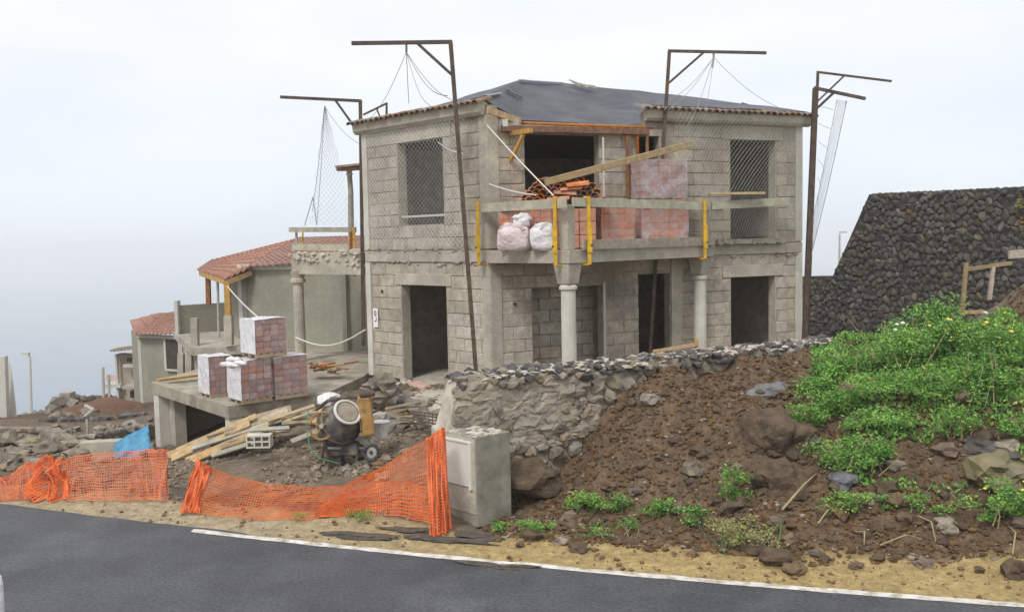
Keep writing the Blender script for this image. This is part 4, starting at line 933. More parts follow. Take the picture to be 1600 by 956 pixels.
# ---------------------------------------------------------------- meter cabinet pillar
cn = PZ(746, 806, 0); cab = thing('meter_cabinet', 'concrete pillar with a pale meter cabinet door beside the orange netting', 'meter cabinet', cn)
ul = V((-.71, .70, 0)); ur = V((.76, .65, 0)); hgt = .98
hl, hr_ = .6, .56
pl_ = [xy(cn), xy(cn)+ur*hr_, xy(cn)+ur*hr_+ul*hl, xy(cn)+ul*hl]
cabm = mat('stained_render', (.22, .21, .165), (.33, .315, .255), 5, .9, .4, 40, coord='World', stain=((.13, .14, .11), .75), sscale=3)
part('pillar', MB().prism(pl_, -.15, hgt), cabm, cab, bevel=.012)
nl = V((-ul.y, ul.x, 0)); 
if nl.y > 0: nl = -nl
fr_ = frame(ul, nl)
part('door', MB().box(xy(cn)+ul*.32+nl*.012+V((0, 0, hgt-.36)), .42, .04, .54, fr_), whitep_m, cab, bevel=.006)
part('door_frame', MB().box(xy(cn)+ul*.08+nl*.022+V((0, 0, hgt-.36)), .045, .05, .6, fr_).box(xy(cn)+ul*.31+nl*.02+V((0, 0, hgt-.07)), .5, .05, .03, fr_), whitep_m, cab, bevel=.004)
part('front_render', MB().box(xy(cn)+ul*.3+nl*.006+V((0, 0, hgt-.49)), .58, .01, .95, fr_), conc_m, cab)
mb = MB()
for i in range(30): mb.lump(xy(cn)+ur*random.uniform(.0, .5)+ul*random.uniform(0, .55)+V((0, 0, hgt+.005)), random.uniform(.02, .05), (1.4, 1, .5), .4, 1, i)
o = part('mortar_crumbs', mb, plaster_m, cab); o['kind'] = 'stuff'
# ---------------------------------------------------------------- orange netting
def osheet(label, top, bot, Yt, n_u, n_v, wv=.05, r=.006, post=None, bunch=None, name='orange_barrier_net'):
    """top/bot: lists of (px, py, Y) along the sheet; linear between them"""
    def interp(L_, t_):
        x = t_*(len(L_)-1); i = min(int(x), len(L_)-2); f_ = x-i; a, b = P(*L_[i]), P(*L_[i+1]); return a.lerp(b, f_)
    sd_ = random.uniform(0, 50)
    def S(u, v):
        a = interp(top, u); b = interp(bot, u); p = b.lerp(a, v)
        k = wv*(noise.noise(V((u*7+sd_, v*1.2, 0)))*1.6+.4*noise.noise(V((u*26, v*2.5, sd_))))
        p += V((.25*k, -abs(k)*1.4+k*.3, .5*wv*noise.noise(V((u*9, v*4, sd_+9))))); 
        p.z = max(p.z, .015); return p
    wk_ = .72 if 'fold' in label or 'heaped' in label else .5
    t_ = thing(name, label, 'barrier net', P(*bot[0]), 'orange barrier nets along the verge'); mb = MB(); ku = n_u*2
    def ribbon(pts, wd):
        wd *= wk_
        for a, b in zip(pts, pts[1:]):
            d = (b-a); 
            if d.length < 1e-4: continue
            s_ = d.cross(V((0, -1, .15))).normalized()*wd; mb.add([a-s_, b-s_, b+s_, a+s_], [(0, 1, 2, 3)])
    for j in range(n_v+1): ribbon([S(i/ku, j/n_v) for i in range(ku+1)], r*(1.5 if j in (0, n_v) else 1.0))
    for i in range(n_u+1): ribbon([S(i/n_u, j/(n_v)) for j in range(n_v+1)], r*.6)
    o = part('mesh', mb, ora_m, t_)
    so = o.modifiers.new('s', 'SOLIDIFY'); so.thickness = .003
    for a, b in (post or []): part('stake', MB().tube([P(*a), P(*b)], .015, 6), rust_m, t_)
    return t_
def b0(px, py): p = PZ(px, py, .02); return (px, py, p.y)
# middle sheet between the stake and the meter cabinet
osheet('long sagging orange plastic net between the stake and the meter cabinet', 
       [(308, 719, 12.7), (360, 742, 12.6), (420, 757, 12.5), (480, 761, 12.3), (535, 760, 12.1), (580, 738, 11.9), (620, 715, 11.7), (660, 690, 11.5), (694, 668, 11.3)],
       [b0(288, 797), b0(340, 803), b0(400, 809), b0(460, 808), b0(520, 806), b0(570, 803), b0(620, 804), b0(662, 812), b0(698, 824)], None, 120, 17, .035, .0075, post=[((309, 716, 12.72), (300, 800, 12.2))])
osheet('thick bunched fold of orange net at the left stake of the middle barrier', [(308, 718, 12.65), (316, 724, 12.6), (325, 728, 12.6), (333, 732, 12.6)], [b0(284, 797), b0(295, 798), b0(303, 800), b0(312, 801)], None, 9, 26, .12, .011)
osheet('bright bunched fold of orange net hanging on the meter cabinet', [(668, 684, 11.4), (678, 677, 11.35), (688, 670, 11.3), (696, 668, 11.25)], [b0(672, 838), b0(684, 832), b0(696, 826), b0(706, 818)], None, 10, 36, .13, .011)
osheet('lower doubled layer of orange net along the right half of the middle barrier', [(500, 790, 11.9), (545, 768, 11.9), (600, 752, 11.7), (645, 755, 11.5), (672, 762, 11.3)], [b0(500, 806), b0(545, 804), b0(600, 804), b0(645, 806), b0(676, 812)], None, 50, 9, .04, .0085)
# left sheets
osheet('orange net stretched before the garage pillar with the blue tarpaulin behind', 
       [(108, 714, 13.4), (150, 708, 13.3), (200, 704, 13.2), (235, 702, 13.1), (262, 701, 13.0)], [b0(100, 778), b0(150, 780), b0(200, 780), b0(235, 779), b0(264, 779)], None, 60, 17, .05, .008, post=[((258, 698, 13.05), (262, 780, 12.6))])
osheet('crumpled bright orange net heaped between the two left barrier sheets', [(58, 722, 13.6), (75, 712, 13.5), (90, 716, 13.5), (108, 716, 13.4)], [b0(52, 776), b0(70, 777), b0(90, 776), b0(110, 778)], None, 22, 22, .2, .010)
osheet('collapsed orange net sloping to the ground at the far left edge', [(-30, 760, 13.9), (0, 756, 13.9), (20, 740, 13.8), (40, 722, 13.7), (58, 724, 13.6)], [b0(-30, 780), b0(0, 780), b0(20, 779), b0(40, 777), b0(58, 777)], None, 40, 14, .08, .009)
# ---------------------------------------------------------------- blue tarp, low concrete box
solo('low_concrete_wall', MB().box(P(165, 702, 17.2)+V((0, 0, -.3)), .85, .25, .95, RZ(R(12))), conc_m, 'small grey concrete box wall behind the left orange net', 'wall', bevel=.01)
mb = MB(); nx_, ny_ = 16, 12; vs = []
for j in range(ny_+1):
    for i in range(nx_+1):
        a, b = i/nx_, j/ny_; tl, tr, br, bl = P(180, 690, 16.6), P(232, 664, 17.0), P(236, 700, 16.6), P(172, 745, 16.3)
        p = tl.lerp(tr, a).lerp(bl.lerp(br, a), b); p += V((0, -.12*abs(noise.noise(V((a*4, b*3, 1))))-.04*noise.noise(V((a*9, b*9, 4))), .05*noise.noise(V((a*6, b*5, 8))))); vs.append(p)
mb.add(vs, [(j*(nx_+1)+i, j*(nx_+1)+i+1, (j+1)*(nx_+1)+i+1, (j+1)*(nx_+1)+i) for j in range(ny_) for i in range(nx_)])
o = solo('blue_tarpaulin', mb, tarp_m, 'crumpled blue tarpaulin against the garage pillar', 'tarpaulin', smooth=True); so = o.modifiers.new('s', 'SOLIDIFY'); so.thickness = .01
# ---------------------------------------------------------------- planks and debris
gp = 'loose planks heaped beside the garage'
pls = [((268, 716), (390, 660), 15.6, .2, tan_m), ((290, 722), (420, 668), 15.4, .22, tan_m), ((275, 705), (400, 650), 15.9, .16, plank_m), ((330, 690), (450, 640), 16.0, .18, plank_m), ((350, 680), (470, 648), 15.8, .14, plank_m),
       ((360, 665), (455, 638), 16.2, .2, plank_m), ((300, 700), (440, 655), 15.6, .12, plankg_m), ((390, 672), (452, 668), 15.3, .1, plankg_m), ((262, 712), (300, 700), 15.9, .2, tan_m), ((345, 700), (430, 672), 15.2, .1, plank_m),
       ((440, 662), (520, 655), 15.6, .08, plank_m), ((420, 655), (500, 640), 16.0, .12, plank_m), ((330, 712), (400, 690), 15.0, .1, plankg_m), ((455, 690), (500, 672), 15.0, .12, plank_m)]
for i, (a, b, Y, w_, m_) in enumerate(pls):
    pa, pb_ = P(*a, Y-.1), P(*b, Y+.15)
    WORDS = ['', '', 'thin plank at the middle of the loose heap', 'plank under the top end of the loose heap', 'narrow plank reaching furthest right out of the heap', 'highest wide plank leaning on the garage slab', 'greyish plank edge inside the heap', 'short grey plank beside the hollow block', '', 'lowest narrow plank just left of the hollow block', 'straight thin plank running right towards the mixer wheel', 'plank at the back of the heap under the slab edge', 'grey plank lying flat in front of the heap', 'short plank between the hollow block and the mixer']
    lab = {0: 'wide orange-brown plank on top of the loose heap beside the garage', 1: 'widest orange-brown plank at the front of the loose heap', 8: 'short pale plank offcut at the left foot of the plank heap'}.get(i, WORDS[i])
    solo('plank', MB().bar(pa, pb_, w_, .03, up=V((random.uniform(-.2, .2), -.45, 1)).normalized()), m_, lab, 'plank', gp, bevel=.003)
OFFC = ['splintered lath under the plank heap', 'dark lath crossing the heap', 'short stub at the heap top', 'broken board behind the mixer wheel', 'grey lath lying towards the mixer', 'crooked lath at the heap foot', 'broken board under the slab edge', 'brown lath sticking out right of the heap']
for i in range(26):
    px, py = random.uniform(300, 490), 0; py = 700-(px-300)*.26+random.uniform(-14, 16); pa = P(px, py, 15.9-.3*random.random()); pb_ = pa+V((random.uniform(.3, .9), random.uniform(-.4, .5), random.uniform(0, .28)))
    solo('lath', MB().bar(pa, pb_, random.uniform(.04, .12), .025, up=V((0, -.4, 1)).normalized()), random.choice([plank_m, tan_m, plankg_m]), OFFC[i % 8]+', ' + ('left part' if px < 360 else 'middle part' if px < 430 else 'right part'), 'lath', 'broken laths in the plank heap')
# hollow block
hb = P(406, 697, 14.6); mb = MB(); w_, h_ = .38, .2
for z in (0, .09, .18): mb.box(hb+V((0, 0, z)), w_, .2, .022)
for x in (-.18, -.06, .06, .18): mb.box(hb+V((x, .0, .09)), .022, .196, .2)
solo('hollow_block', mb, concl_m, 'single pale hollow concrete block with open cells in front of the planks', 'block')
# earth/rubble under planks
SEEN = {}
LM = [(150, 'by the blue tarpaulin'), (300, 'left of the plank heap'), (480, 'near the plank heap'), (600, 'beside the mixer'), (640, 'just right of the mixer'), (700, 'before the left doorway'), (860, 'by the meter cabinet'), (960, 'below the garden wall stones'),
      (1060, 'in the left part of the bank'), (1150, 'left of the large boulder'), (1260, 'around the large boulder'), (1360, 'by the middle weed clump'), (1460, 'in the bare soil gully'), (1540, 'left of the mossy rock'), (1700, 'near the mossy rock at the right edge')]
def describe(px, py, r, m, noun):
    w_ = 'tiny' if r < .06 else 'small' if r < .1 else 'fist-sized' if r < .14 else 'bulky'
    c_ = {'soil_clod': 'reddish-brown', 'boulder': 'dull brown', 'pale_pebble': 'pale', 'rough_stone': 'grey-brown', 'mortared_stone': 'dark brown', 'splashed_mortar': 'whitish', 'lava_stone': 'blackish'}.get(m.name, 'brown')
    l_ = next(t for x, t in LM if px < x); v_ = ('high up' if py < 680 else 'mid-slope' if py < 780 else 'low down' if py < 850 else 'at the verge') if px > 860 else ('at the back' if py < 640 else 'at the front')
    return f'{w_} {c_} {noun} {l_}, {v_}'
def rock(px, py, r, m, lab, cat='rock', grp=None, sq=(1.2, 1, .7), amp=.3, Y=None, sub=3, name='rock', sink=.25, z=None):
    if Y: c = P(px, py, Y)
    else: c = pos_on(px, py)
    if z is not None: c.z = z
    mb = MB(); mb.lump(V((0, 0, 0)), r, sq, amp, sub, px*.37+py*.11, RZ(random.uniform(0, 3)))
    for v in mb.v:                       # small facets
        v += v.normalized()*r*.06*noise.noise(v*(9/r*.3))
    lab = lab or describe(px, py, r, m, cat)
    o = link(name, mb.mesh(name, m), None, c+V((0, 0, r*sq[2]*(1-sink*2)*.5))); tag(o, lab, cat, grp); return o
gr_ = 'rubble stones between the mixer and the house'
for i in range(80):
    px, py = random.uniform(575, 690), random.uniform(598, 672); 
    if 640 < px and py < 625: continue
    rock(px, py, random.uniform(.07, .17), random.choice([rock_m, wallst_m, plaster_m]), None, 'rubble stone', gr_, sub=2, amp=.45, name='rubble_stone')
rock(653, 606, .17, mat('pinkish_stone', (.42, .27, .21), (.52, .36, .29), 5, .95, .5), 'pinkish boulder lying before the left doorway', 'rock', name='stone', z=ZF, Y=18.6, sq=(1.5, 1, .6))
for i, (px, py, r) in enumerate([(585, 603, .16), (600, 598, .2), (612, 612, .18), (596, 620, .17), (575, 612, .12)]): rock(px, py, r, rock_m, ['grey block behind the others', 'topmost and largest grey block', 'rightmost grey block', 'lowest grey block', 'smallest leftmost grey block'][i]+' of the pile at the left foot of the house', 'rubble stone', 'rubble blocks at the house foot', Y=17.2, sub=2, name='rubble_stone', amp=.4)
# heap of scrap timber behind the mixer on the slab
for i in range(16):
    px, py = 485+random.uniform(0, 50), 578+random.uniform(-10, 4); a = P(px, py, 20.2); b = a+V((random.uniform(-.5, .6), random.uniform(-.3, .3), random.uniform(-.05, .1))); a.z = max(a.z, ZF+.03); b.z = max(b.z, ZF+.03)
    solo('scrap_timber', MB().bar(a, b, random.uniform(.05, .16), .03), random.choice([plank_m, woodd_m, wood_m]), ['broken', 'dark', 'flat', 'short'][i % 4]+' timber scrap below the sagging rope, '+('left' if px < 500 else 'middle' if px < 518 else 'right')+' part of the heap'+['', ', at the back'][py < 574], 'timber', 'scrap timber heap on the slab')
for i in range(14):
    px, py = 600+random.uniform(0, 45), 650+random.uniform(-12, 14); a = P(px, py, 15.6); b = a+V((random.uniform(.2, .6), random.uniform(-.2, .2), random.uniform(-.05, .12)))
    solo('scrap_timber', MB().bar(a, b, random.uniform(.04, .09), .03), random.choice([plank_m, plank_m, plankg_m]), ['long', 'short', 'thick', 'thin', 'crooked'][i % 5]+' scrap stick in the rubble '+('near the white bucket' if px < 614 else 'half way to the meter cabinet' if px < 630 else 'by the rusty grid')+[' lying high', ' lying low'][py > 650], 'timber', 'scrap sticks in the rubble')
# rusty reinforcing grid
mb = MB(); a, b, c, d = P(646, 642, 15.4), P(688, 648, 15.2), P(688, 668, 15.0), P(646, 660, 15.2)
for i in range(5): mb.tube([a.lerp(d, i/4), b.lerp(c, i/4)], .012, 5)
for i in range(8): mb.tube([a.lerp(b, i/7), d.lerp(c, i/7)], .01, 5)
solo('reinforcing_grid', mb, rust_m, 'small rusty reinforcing grid lying on the step behind the meter cabinet', 'steel grid')
for i in range(34):
    px, py = random.uniform(495, 605), random.uniform(716, 748); rock(px, py, random.uniform(.04, .1), [rock_m, wallst_m, clod_m][i % 3], ['grey', 'dark', 'reddish'][i % 3]+[' flat', ' rounded', ' jagged', ' chipped'][i % 4]+' little stone at the mixer feet, '+('left of them' if px < 520 else 'under the engine' if px < 560 else 'by the wheel' if px < 590 else 'right of the wheel')+(', nearest the net' if py > 732 else ''), 'rubble stone', 'rubble stones round the mixer feet', sub=2, amp=.45, name='rubble_stone')
# white bucket / paper
mb = MB().lathe([(.1, 0), (.13, .26)], 14, P(596, 684, 14.7)); mb.tube([P(596, 684, 14.7)+V((.135*math.cos(a), .135*math.sin(a), .26)) for a in [i*math.pi/8 for i in range(16)]], .012, 5, closed=True); solo('bucket', mb, white_m, 'small white bucket right of the cement mixer', 'bucket')
# ---------------------------------------------------------------- cement mixer
mp_ = P(540, 742, 14.2); mz = mp_.z; mixr = thing('cement_mixer', 'old cement mixer with dark drum, ochre motor housing and spoked handwheel', 'cement mixer', mp_)
def M_(px, py, dy=0): return P(px, py, 14.2+dy)
ax = (M_(556, 628, -.35)-M_(528, 668, .1)).normalized(); Mx = ax.to_track_quat('Z', 'Y').to_matrix()
dc = M_(530, 662)
part('drum', MB().lathe([(.1, -.34), (.26, -.27), (.32, -.1), (.32, .06), (.24, .24), (.18, .33), (.2, .36), (.17, .36), (.15, .3)], 20, dc, Mx), mixd_m, mixr, smooth=True)
part('drum_rim', MB().tube([dc+Mx @ V((.2*math.cos(a), .2*math.sin(a), .35)) for a in [i*math.pi/10 for i in range(20)]], .025, 6, closed=True), concl_m, mixr)
part('drum_lining', MB().lathe([(.165, .0), (.165, .01)], 18, dc+ax*.352, Mx), peb_m, mixr)
part('gear_ring', MB().tube([dc+Mx @ V((.335*math.cos(a), .335*math.sin(a), -.02)) for a in [i*math.pi/12 for i in range(24)]], .02, 5, closed=True), rust_m, mixr)
part('motor_housing', MB().box(M_(572, 648), .2, .34, .62, RZ(.2) @ Matrix.Rotation(-.1, 3, 'Y')), bronze_m, mixr, bevel=.04)
part('housing_lid', MB().box(M_(573, 614), .24, .36, .06, RZ(.2)), rust_m, mixr, bevel=.02)
part('yoke', MB().tube([M_(494, 640, .1), M_(512, 626), M_(545, 620, -.05), M_(566, 622)], .028, 8), rust_m, mixr)
hw = M_(503, 665, -.3); rw = .2
wh = part('handwheel', MB().tube([hw+V((rw*.86*math.cos(a), .08*math.cos(a), rw*1.05*math.sin(a))) for a in [i*math.pi/12 for i in range(24)]], .017, 7, closed=True), bronze_m, mixr)
for k_ in range(5):
    a = k_*2*math.pi/5+.3; part('spoke', MB().tube([hw, hw+V((rw*.86*math.cos(a), .08*math.cos(a), rw*1.05*math.sin(a)))], .011, 5), bronze_m, wh)
part('hub', MB().tube([hw+V((0, -.05, 0)), hw+V((0, .25, 0))], .035, 8), steel_m, mixr)
part('bearing_plate', MB().lathe([(.16, -.02), (.16, .02)], 14, hw+V((.02, .22, -.02)), Matrix.Rotation(math.pi/2, 3, 'X')), bronze_m, mixr)
for a, b in (((508, 690), (498, 738)), ((508, 690), (516, 738)), ((575, 680), (592, 735)), ((560, 682), (556, 722)), ((508, 700), (575, 700)), ((512, 690), (580, 684))):
    part('frame_tube', MB().tube([M_(*a, -.15 if a[0] < 520 else .1), M_(*b, -.2 if b[0] < 520 else .1)], .022, 7), steel_m if b[0] > 520 else rust_m, mixr)
for px, dy in ((580, -.28), (560, .3)):
    c = M_(px, 706, dy); wl = part('wheel', MB().tube([c+V((.1*math.cos(a), .03*math.cos(a), .115*math.sin(a))) for a in [i*math.pi/10 for i in range(20)]], .03, 8, closed=True), tyre_m, mixr)
    part('rim', MB().lathe([(.085, -.012), (.085, .012)], 14, c, Matrix.Rotation(math.pi/2, 3, 'X')), steel_m, wl); part('axle_cap', MB().lathe([(.03, -.03), (.03, .03)], 8, c, Matrix.Rotation(math.pi/2, 3, 'X')), rust_m, wl)
rock(514, 622, .17, white_m, 'pale lump painted as the white highlight behind the mixer drum', 'bucket', name='bucket', Y=14.8, sub=2, z=P(514, 626, 14.8).z)  # white highlight at the drum put in as a pale lump, no real bucket
part('engine_block', MB().box(M_(536, 700, .05), .5, .25, .2).box(M_(526, 720, .1), .2, .2, .25), mixd_m, mixr, bevel=.03)
solo('hose', MB().tube([P(482, 640, 14.9), P(479, 668, 14.6), P(484, 700, 14.3), P(500, 716, 14.0), P(530, 724, 14.0)], .008, 6), mat('green_hose', (.04, .2, .11), (.07, .28, .17), 5, .6), 'thin green hose hanging left of the mixer wheel', 'hose')
# ---------------------------------------------------------------- neighbouring houses
def simplebox(p, name, a, b, dep, z0, z1, m, inn=0, par=None):
    a, b = xy(a), xy(b); u = (b-a).normalized(); n = V((u.y, -u.x, 0))
    if n.y > 0: n = -n
    return part(name, MB().box((a+b)/2-n*(inn+dep/2)+V((0, 0, (z0+z1)/2)), (b-a).length, dep, z1-z0, frame(u, n)), m, par or p)
def tiled(p, e0, e1, r0, r1, m=roofred_m, rows=.22, name='roof'):
    """pan-tile slope between eave e0-e1 and ridge r0-r1: corrugated sheet with stepped courses"""
    n = max(4, int((e1-e0).length/rows)); k = n*4; cr = max(3, int((r0-e0).length/.38)); vs = []; nn = (e1-e0).cross(r0-e0).normalized()
    if nn.z < 0: nn = -nn
    def h_(i): return .05*abs(math.sin(math.pi*i/4))
    mb = MB(); rows_ = []
    for c in range(cr):
        for f_ in (c/cr, (c+1)/cr+.02/cr):
            rows_.append((min(f_, 1), .035 if f_ == c/cr else 0))
    for f_, st in rows_:
        for i in range(k+1): t_ = i/k; vs.append(e0.lerp(e1, t_).lerp(r0.lerp(r1, t_), f_)+nn*(h_(i)+st))
    fs = [(j*(k+1)+i, j*(k+1)+i+1, (j+1)*(k+1)+i+1, (j+1)*(k+1)+i) for j in range(len(rows_)-1) for i in range(k)]
    mb.add(vs, fs); o = part(name, mb, m, p); so = o.modifiers.new('s', 'SOLIDIFY'); so.thickness = .06; so.offset = -1; return o
# nearest neighbour
h2t = thing('neighbour_house', 'grey-green rendered house with red tiled roof and timber porch, nearest of the neighbours', 'house', P(480, 560, 27)+V((0, 0, -2.5)))
Yn = 27.0; a0_ = P(388, 500, Yn); b0_ = P(700, 500, 24.4); zt2 = P(420, 421, Yn).z; 
simplebox(h2t, 'wall', a0_, b0_, .25, -3, zt2, render_m)
a2 = P(358, 500, 30.5); simplebox(h2t, 'side_wall', P(387, 500, Yn+.05), a2, .2, -3, zt2, render_m, 0)
simplebox(h2t, 'eave_band', P(385, 421, Yn-.08), P(700, 421, 24.32), .2, zt2, zt2+.16, trim_m)
s4 = P(538, 430, 25.6); part('corner_strip', MB().box(V((s4.x, s4.y-.12, zt2/2-.5)), .12, .12, zt2+1), render_m, h2t)
e0 = P(388, 417, Yn-.35); e1 = P(700, 395, 24.1); r0 = P(455, 388, 31.0); r1 = P(700, 366, 30)
tiled(h2t, e0, e1, P(470, 372, 33), r1)
pe0, pe1 = P(308, 423, 29.5), P(390, 424, Yn-.4); tiled(h2t, pe0+V((0, 0, -.0)), P(352, 437, 26.2), P(330, 408, 33), P(470, 372, 33), name='porch_roof')
tiled(h2t, P(352, 437, 26.2), P(390, 419, Yn-.38), P(470, 372, 33), P(471, 372, 33), name='porch_roof')
part('porch_beam', MB().bar(P(314, 427, 29.3), P(354, 441, 26.25), .12, .14), wood_m, h2t); part('porch_beam', MB().bar(P(354, 441, 26.25), P(392, 426, Yn-.2), .12, .14), wood_m, h2t)
part('porch_post', MB().bar(P(355, 441, 26.3), P(357, 494, 26.3), .16, .16, up=V((0, 1, 0))), wood_m, h2t); part('porch_post', MB().bar(P(325, 433, 28.6), P(326, 476, 28.6), .13, .13, up=V((0, 1, 0))), woodd_m, h2t)
part('porch_pedestal', MB().bar(P(357, 493, 26.3), P(358, 539, 26.3), .22, .22, up=V((0, 1, 0))), conc_m, h2t); part('porch_pedestal', MB().bar(P(304, 497, 26.9), P(305, 541, 26.9), .2, .2, up=V((0, 1, 0))), conc_m, h2t)
part('drain_pipe', MB().tube([P(340, 440, 28), P(342, 528, 28)], .04, 6), steel_m, h2t)
zsl = P(300, 543, 26.3).z; tp = [xy(P(300, 545, 26.2)), xy(P(388, 545, Yn-.6)), xy(P(388, 545, 31)), xy(P(272, 545, 31.5))]
part('terrace_slab', MB().prism(tp, zsl-.22, zsl), conc_m, h2t); simplebox(h2t, 'parapet', P(276, 500, 30.5), P(385, 500, 32.0), .15, zsl-.1, P(300, 477, 30.5).z, render_m); 
simplebox(h2t, 'parapet_end', P(273, 500, 30.4), P(278, 500, 30.4), .3, zsl-.1, P(300, 474, 30.5).z+.1, trim_m)
for px in (283, 296, 310): part('terrace_column', MB().bar(P(px, 552, 27.5), P(px, 605, 27.5), .17, .17, up=V((0, 1, 0))), conc_m, h2t)
for (x0, x1) in ((372, 378), (380, 384)): simplebox(h2t, 'window_frame', P(x0, 470, 28.2-(x0-370)*.03), P(x1, 470, 27.9-(x1-370)*.03), .06, zsl+.3, zsl+2.3, trim_m)
# second neighbour
h3t = thing('neighbour_house', 'small grey-green rendered house with red hip roof, second of the lower neighbours', 'house', P(240, 600, 36)+V((0, 0, -1)))
Y3 = 36.0; z3 = P(245, 526, Y3).z; simplebox(h3t, 'wall', P(219, 560, Y3), P(300, 560, Y3-1.5), .25, z3-4, z3, render_m); simplebox(h3t, 'side_wall', P(218, 560, Y3+.05), P(207, 560, 39), .2, z3-4, z3, render_m)
simplebox(h3t, 'corner_trim', P(216, 560, Y3-.06), P(221, 560, Y3-.06), .2, z3-4, z3, trim_m)
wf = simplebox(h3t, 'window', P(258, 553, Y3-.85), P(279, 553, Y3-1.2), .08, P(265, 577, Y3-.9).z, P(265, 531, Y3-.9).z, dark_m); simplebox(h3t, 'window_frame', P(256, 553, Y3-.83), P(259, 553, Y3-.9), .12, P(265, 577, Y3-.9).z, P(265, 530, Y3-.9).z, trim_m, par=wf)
simplebox(h3t, 'window_sill', P(258, 575, Y3-.92), P(280, 575, Y3-1.25), .15, P(265, 579, Y3-.9).z, P(265, 576, Y3-.9).z, trim_m, par=wf)
simplebox(h3t, 'column', P(279, 560, 33), P(285, 560, 33), .15, z3-4, z3+.1, trim_m); simplebox(h3t, 'column', P(289, 560, 33), P(292, 560, 33), .15, z3-4, z3+.1, trim_m)
simplebox(h3t, 'eave_band', P(213, 524, Y3-.15), P(302, 524, Y3-1.65), .2, z3, z3+.12, trim_m)
tiled(h3t, P(212, 523, Y3-.5), P(300, 522, Y3-2), P(262, 490, 40), P(300, 482, 40)); tiled(h3t, P(204, 502, 41), P(212, 523, Y3-.5), P(250, 490, 42), P(262, 490, 40), name='roof')
# third neighbour
h4t = thing('neighbour_house', 'farthest lowest neighbour house with pale terrace and brown roof edge', 'house', P(195, 620, 46)+V((0, 0, -1)))
Y4 = 46.0; pinkw = mat('pale_brown_render', (.34, .29, .23), (.42, .36, .3), 2, .9, coord='World')
simplebox(h4t, 'wall', P(186, 590, Y4), P(216, 590, Y4-.5), .3, -8, P(190, 552, Y4).z, pinkw); simplebox(h4t, 'pillar', P(181, 590, Y4-.4), P(184, 590, Y4-.4), .2, -8, P(190, 552, Y4).z, trim_m)
tiled(h4t, P(171, 549, Y4-1), P(212, 546, Y4-1.5), P(185, 545, Y4+2), P(215, 540, Y4+2), m=claym_m); simplebox(h4t, 'terrace_rail', P(192, 568, Y4-.8), P(214, 566, Y4-.8), .15, P(200, 571, Y4).z, P(200, 566, Y4).z, trim_m)
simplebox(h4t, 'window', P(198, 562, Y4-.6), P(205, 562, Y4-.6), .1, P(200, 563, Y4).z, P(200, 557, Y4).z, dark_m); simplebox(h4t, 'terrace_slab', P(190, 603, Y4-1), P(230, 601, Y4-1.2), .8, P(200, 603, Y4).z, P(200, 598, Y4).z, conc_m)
simplebox(h4t, 'terrace_slab', P(163, 600, Y4-.5), P(188, 600, Y4-.5), 1.2, P(170, 604, Y4).z, P(170, 598, Y4).z, trim_m); simplebox(h4t, 'parapet', P(166, 592, Y4+.5), P(188, 590, Y4+.5), .15, P(170, 598, Y4).z, P(170, 588, Y4).z, mat('pink_plaster', (.55, .44, .38), (.6, .5, .44), 3, .9))
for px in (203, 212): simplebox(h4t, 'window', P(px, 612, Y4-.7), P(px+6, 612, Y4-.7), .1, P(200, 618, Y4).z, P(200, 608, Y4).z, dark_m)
# ---------------------------------------------------------------- far left details
for px, t0, lab in ((161, 574, 'thin dark post left of the farthest house'), (170, 585, 'shorter dark post beside the farthest house')): solo('post', MB().bar(P(px, t0, 42), P(px+1, 632, 42), .09, .09, up=V((0, 1, 0))), plankg_m, lab, 'post')
solo('street_lamp', MB().tube([P(49, 650, 60), P(47, 560, 60), P(45, 553, 60)], [.1, .07, .06], 8).box(P(40, 552, 60), .5, .3, .12), trim_m, 'pale street lamp standing against the sea at the left', 'street lamp')
solo('street_lamp', MB().tube([P(1311, 440, 60), P(1312, 366, 60)], [.08, .06], 8).box(P(1317, 363, 60), .45, .2, .08), steel_m, 'distant thin lamp post between the house and the lava wall', 'street lamp')
solo('concrete_post', MB().bar(P(5, 556, 33), P(9, 665, 33), .22, .22, up=V((0, 1, 0))), trim_m, 'pale upright concrete post at the far left edge', 'post')
solo('leaning_slab', MB().add([P(12, 566, 33.5), P(17, 568, 33.5), P(28, 660, 33.2), P(12, 660, 33.2), P(12, 566, 34), P(17, 568, 34), P(28, 660, 34), P(12, 660, 34)], [(0, 1, 2, 3), (7, 6, 5, 4), (0, 4, 5, 1), (1, 5, 6, 2), (2, 6, 7, 3), (3, 7, 4, 0)]), trim_m, 'tapering pale slab leaning beside the far left post', 'slab')
solo('concrete_hut', MB().box(P(106, 624, 36), .42, .5, .6), conc_m, 'tiny square concrete stub on the skyline of the left lot', 'concrete block', bevel=.02)
def lowwall(label, pts, h_, thk, cell, m, seed, cap=True):
    q = [P(*p) for p in pts]; o_ = thing('dry_stone_wall', label, 'stone wall', q[0]+V((0, 0, -h_))); mb = MB(); k_ = 0
    for a, b in zip(q, q[1:]):
        Lw = (b-a).length; c = MB().bar(a+V((0, 0, -h_*.55)), b+V((0, 0, -h_*.55)), thk*.7, h_*1.05); mb.add(c.v, c.f)
    part('wall_core', mb, rock_m, o_)
    d_ = random.Random(seed); lst = []
    for a, b in zip(q, q[1:]):
        Lw = (b-a).length; s = 0
        while s < Lw:
            z = 0
            while z < h_:
                c = a.lerp(b, s/Lw)+V((d_.uniform(-.04, .04), -thk*.35, -z)); mbs = MB().lump(V((0, 0, 0)), cell*d_.uniform(.42, .62), (1.25, .8, .8), .4, 1, seed+k_); lst.append((c, mbs)); k_ += 1; z += cell*.75
            s += cell*d_.uniform(.8, 1.1)
    for i, (c, mbs) in enumerate(lst[:290]): link('stone', mbs.mesh('stone', m), o_, c-wloc(o_))
    return o_
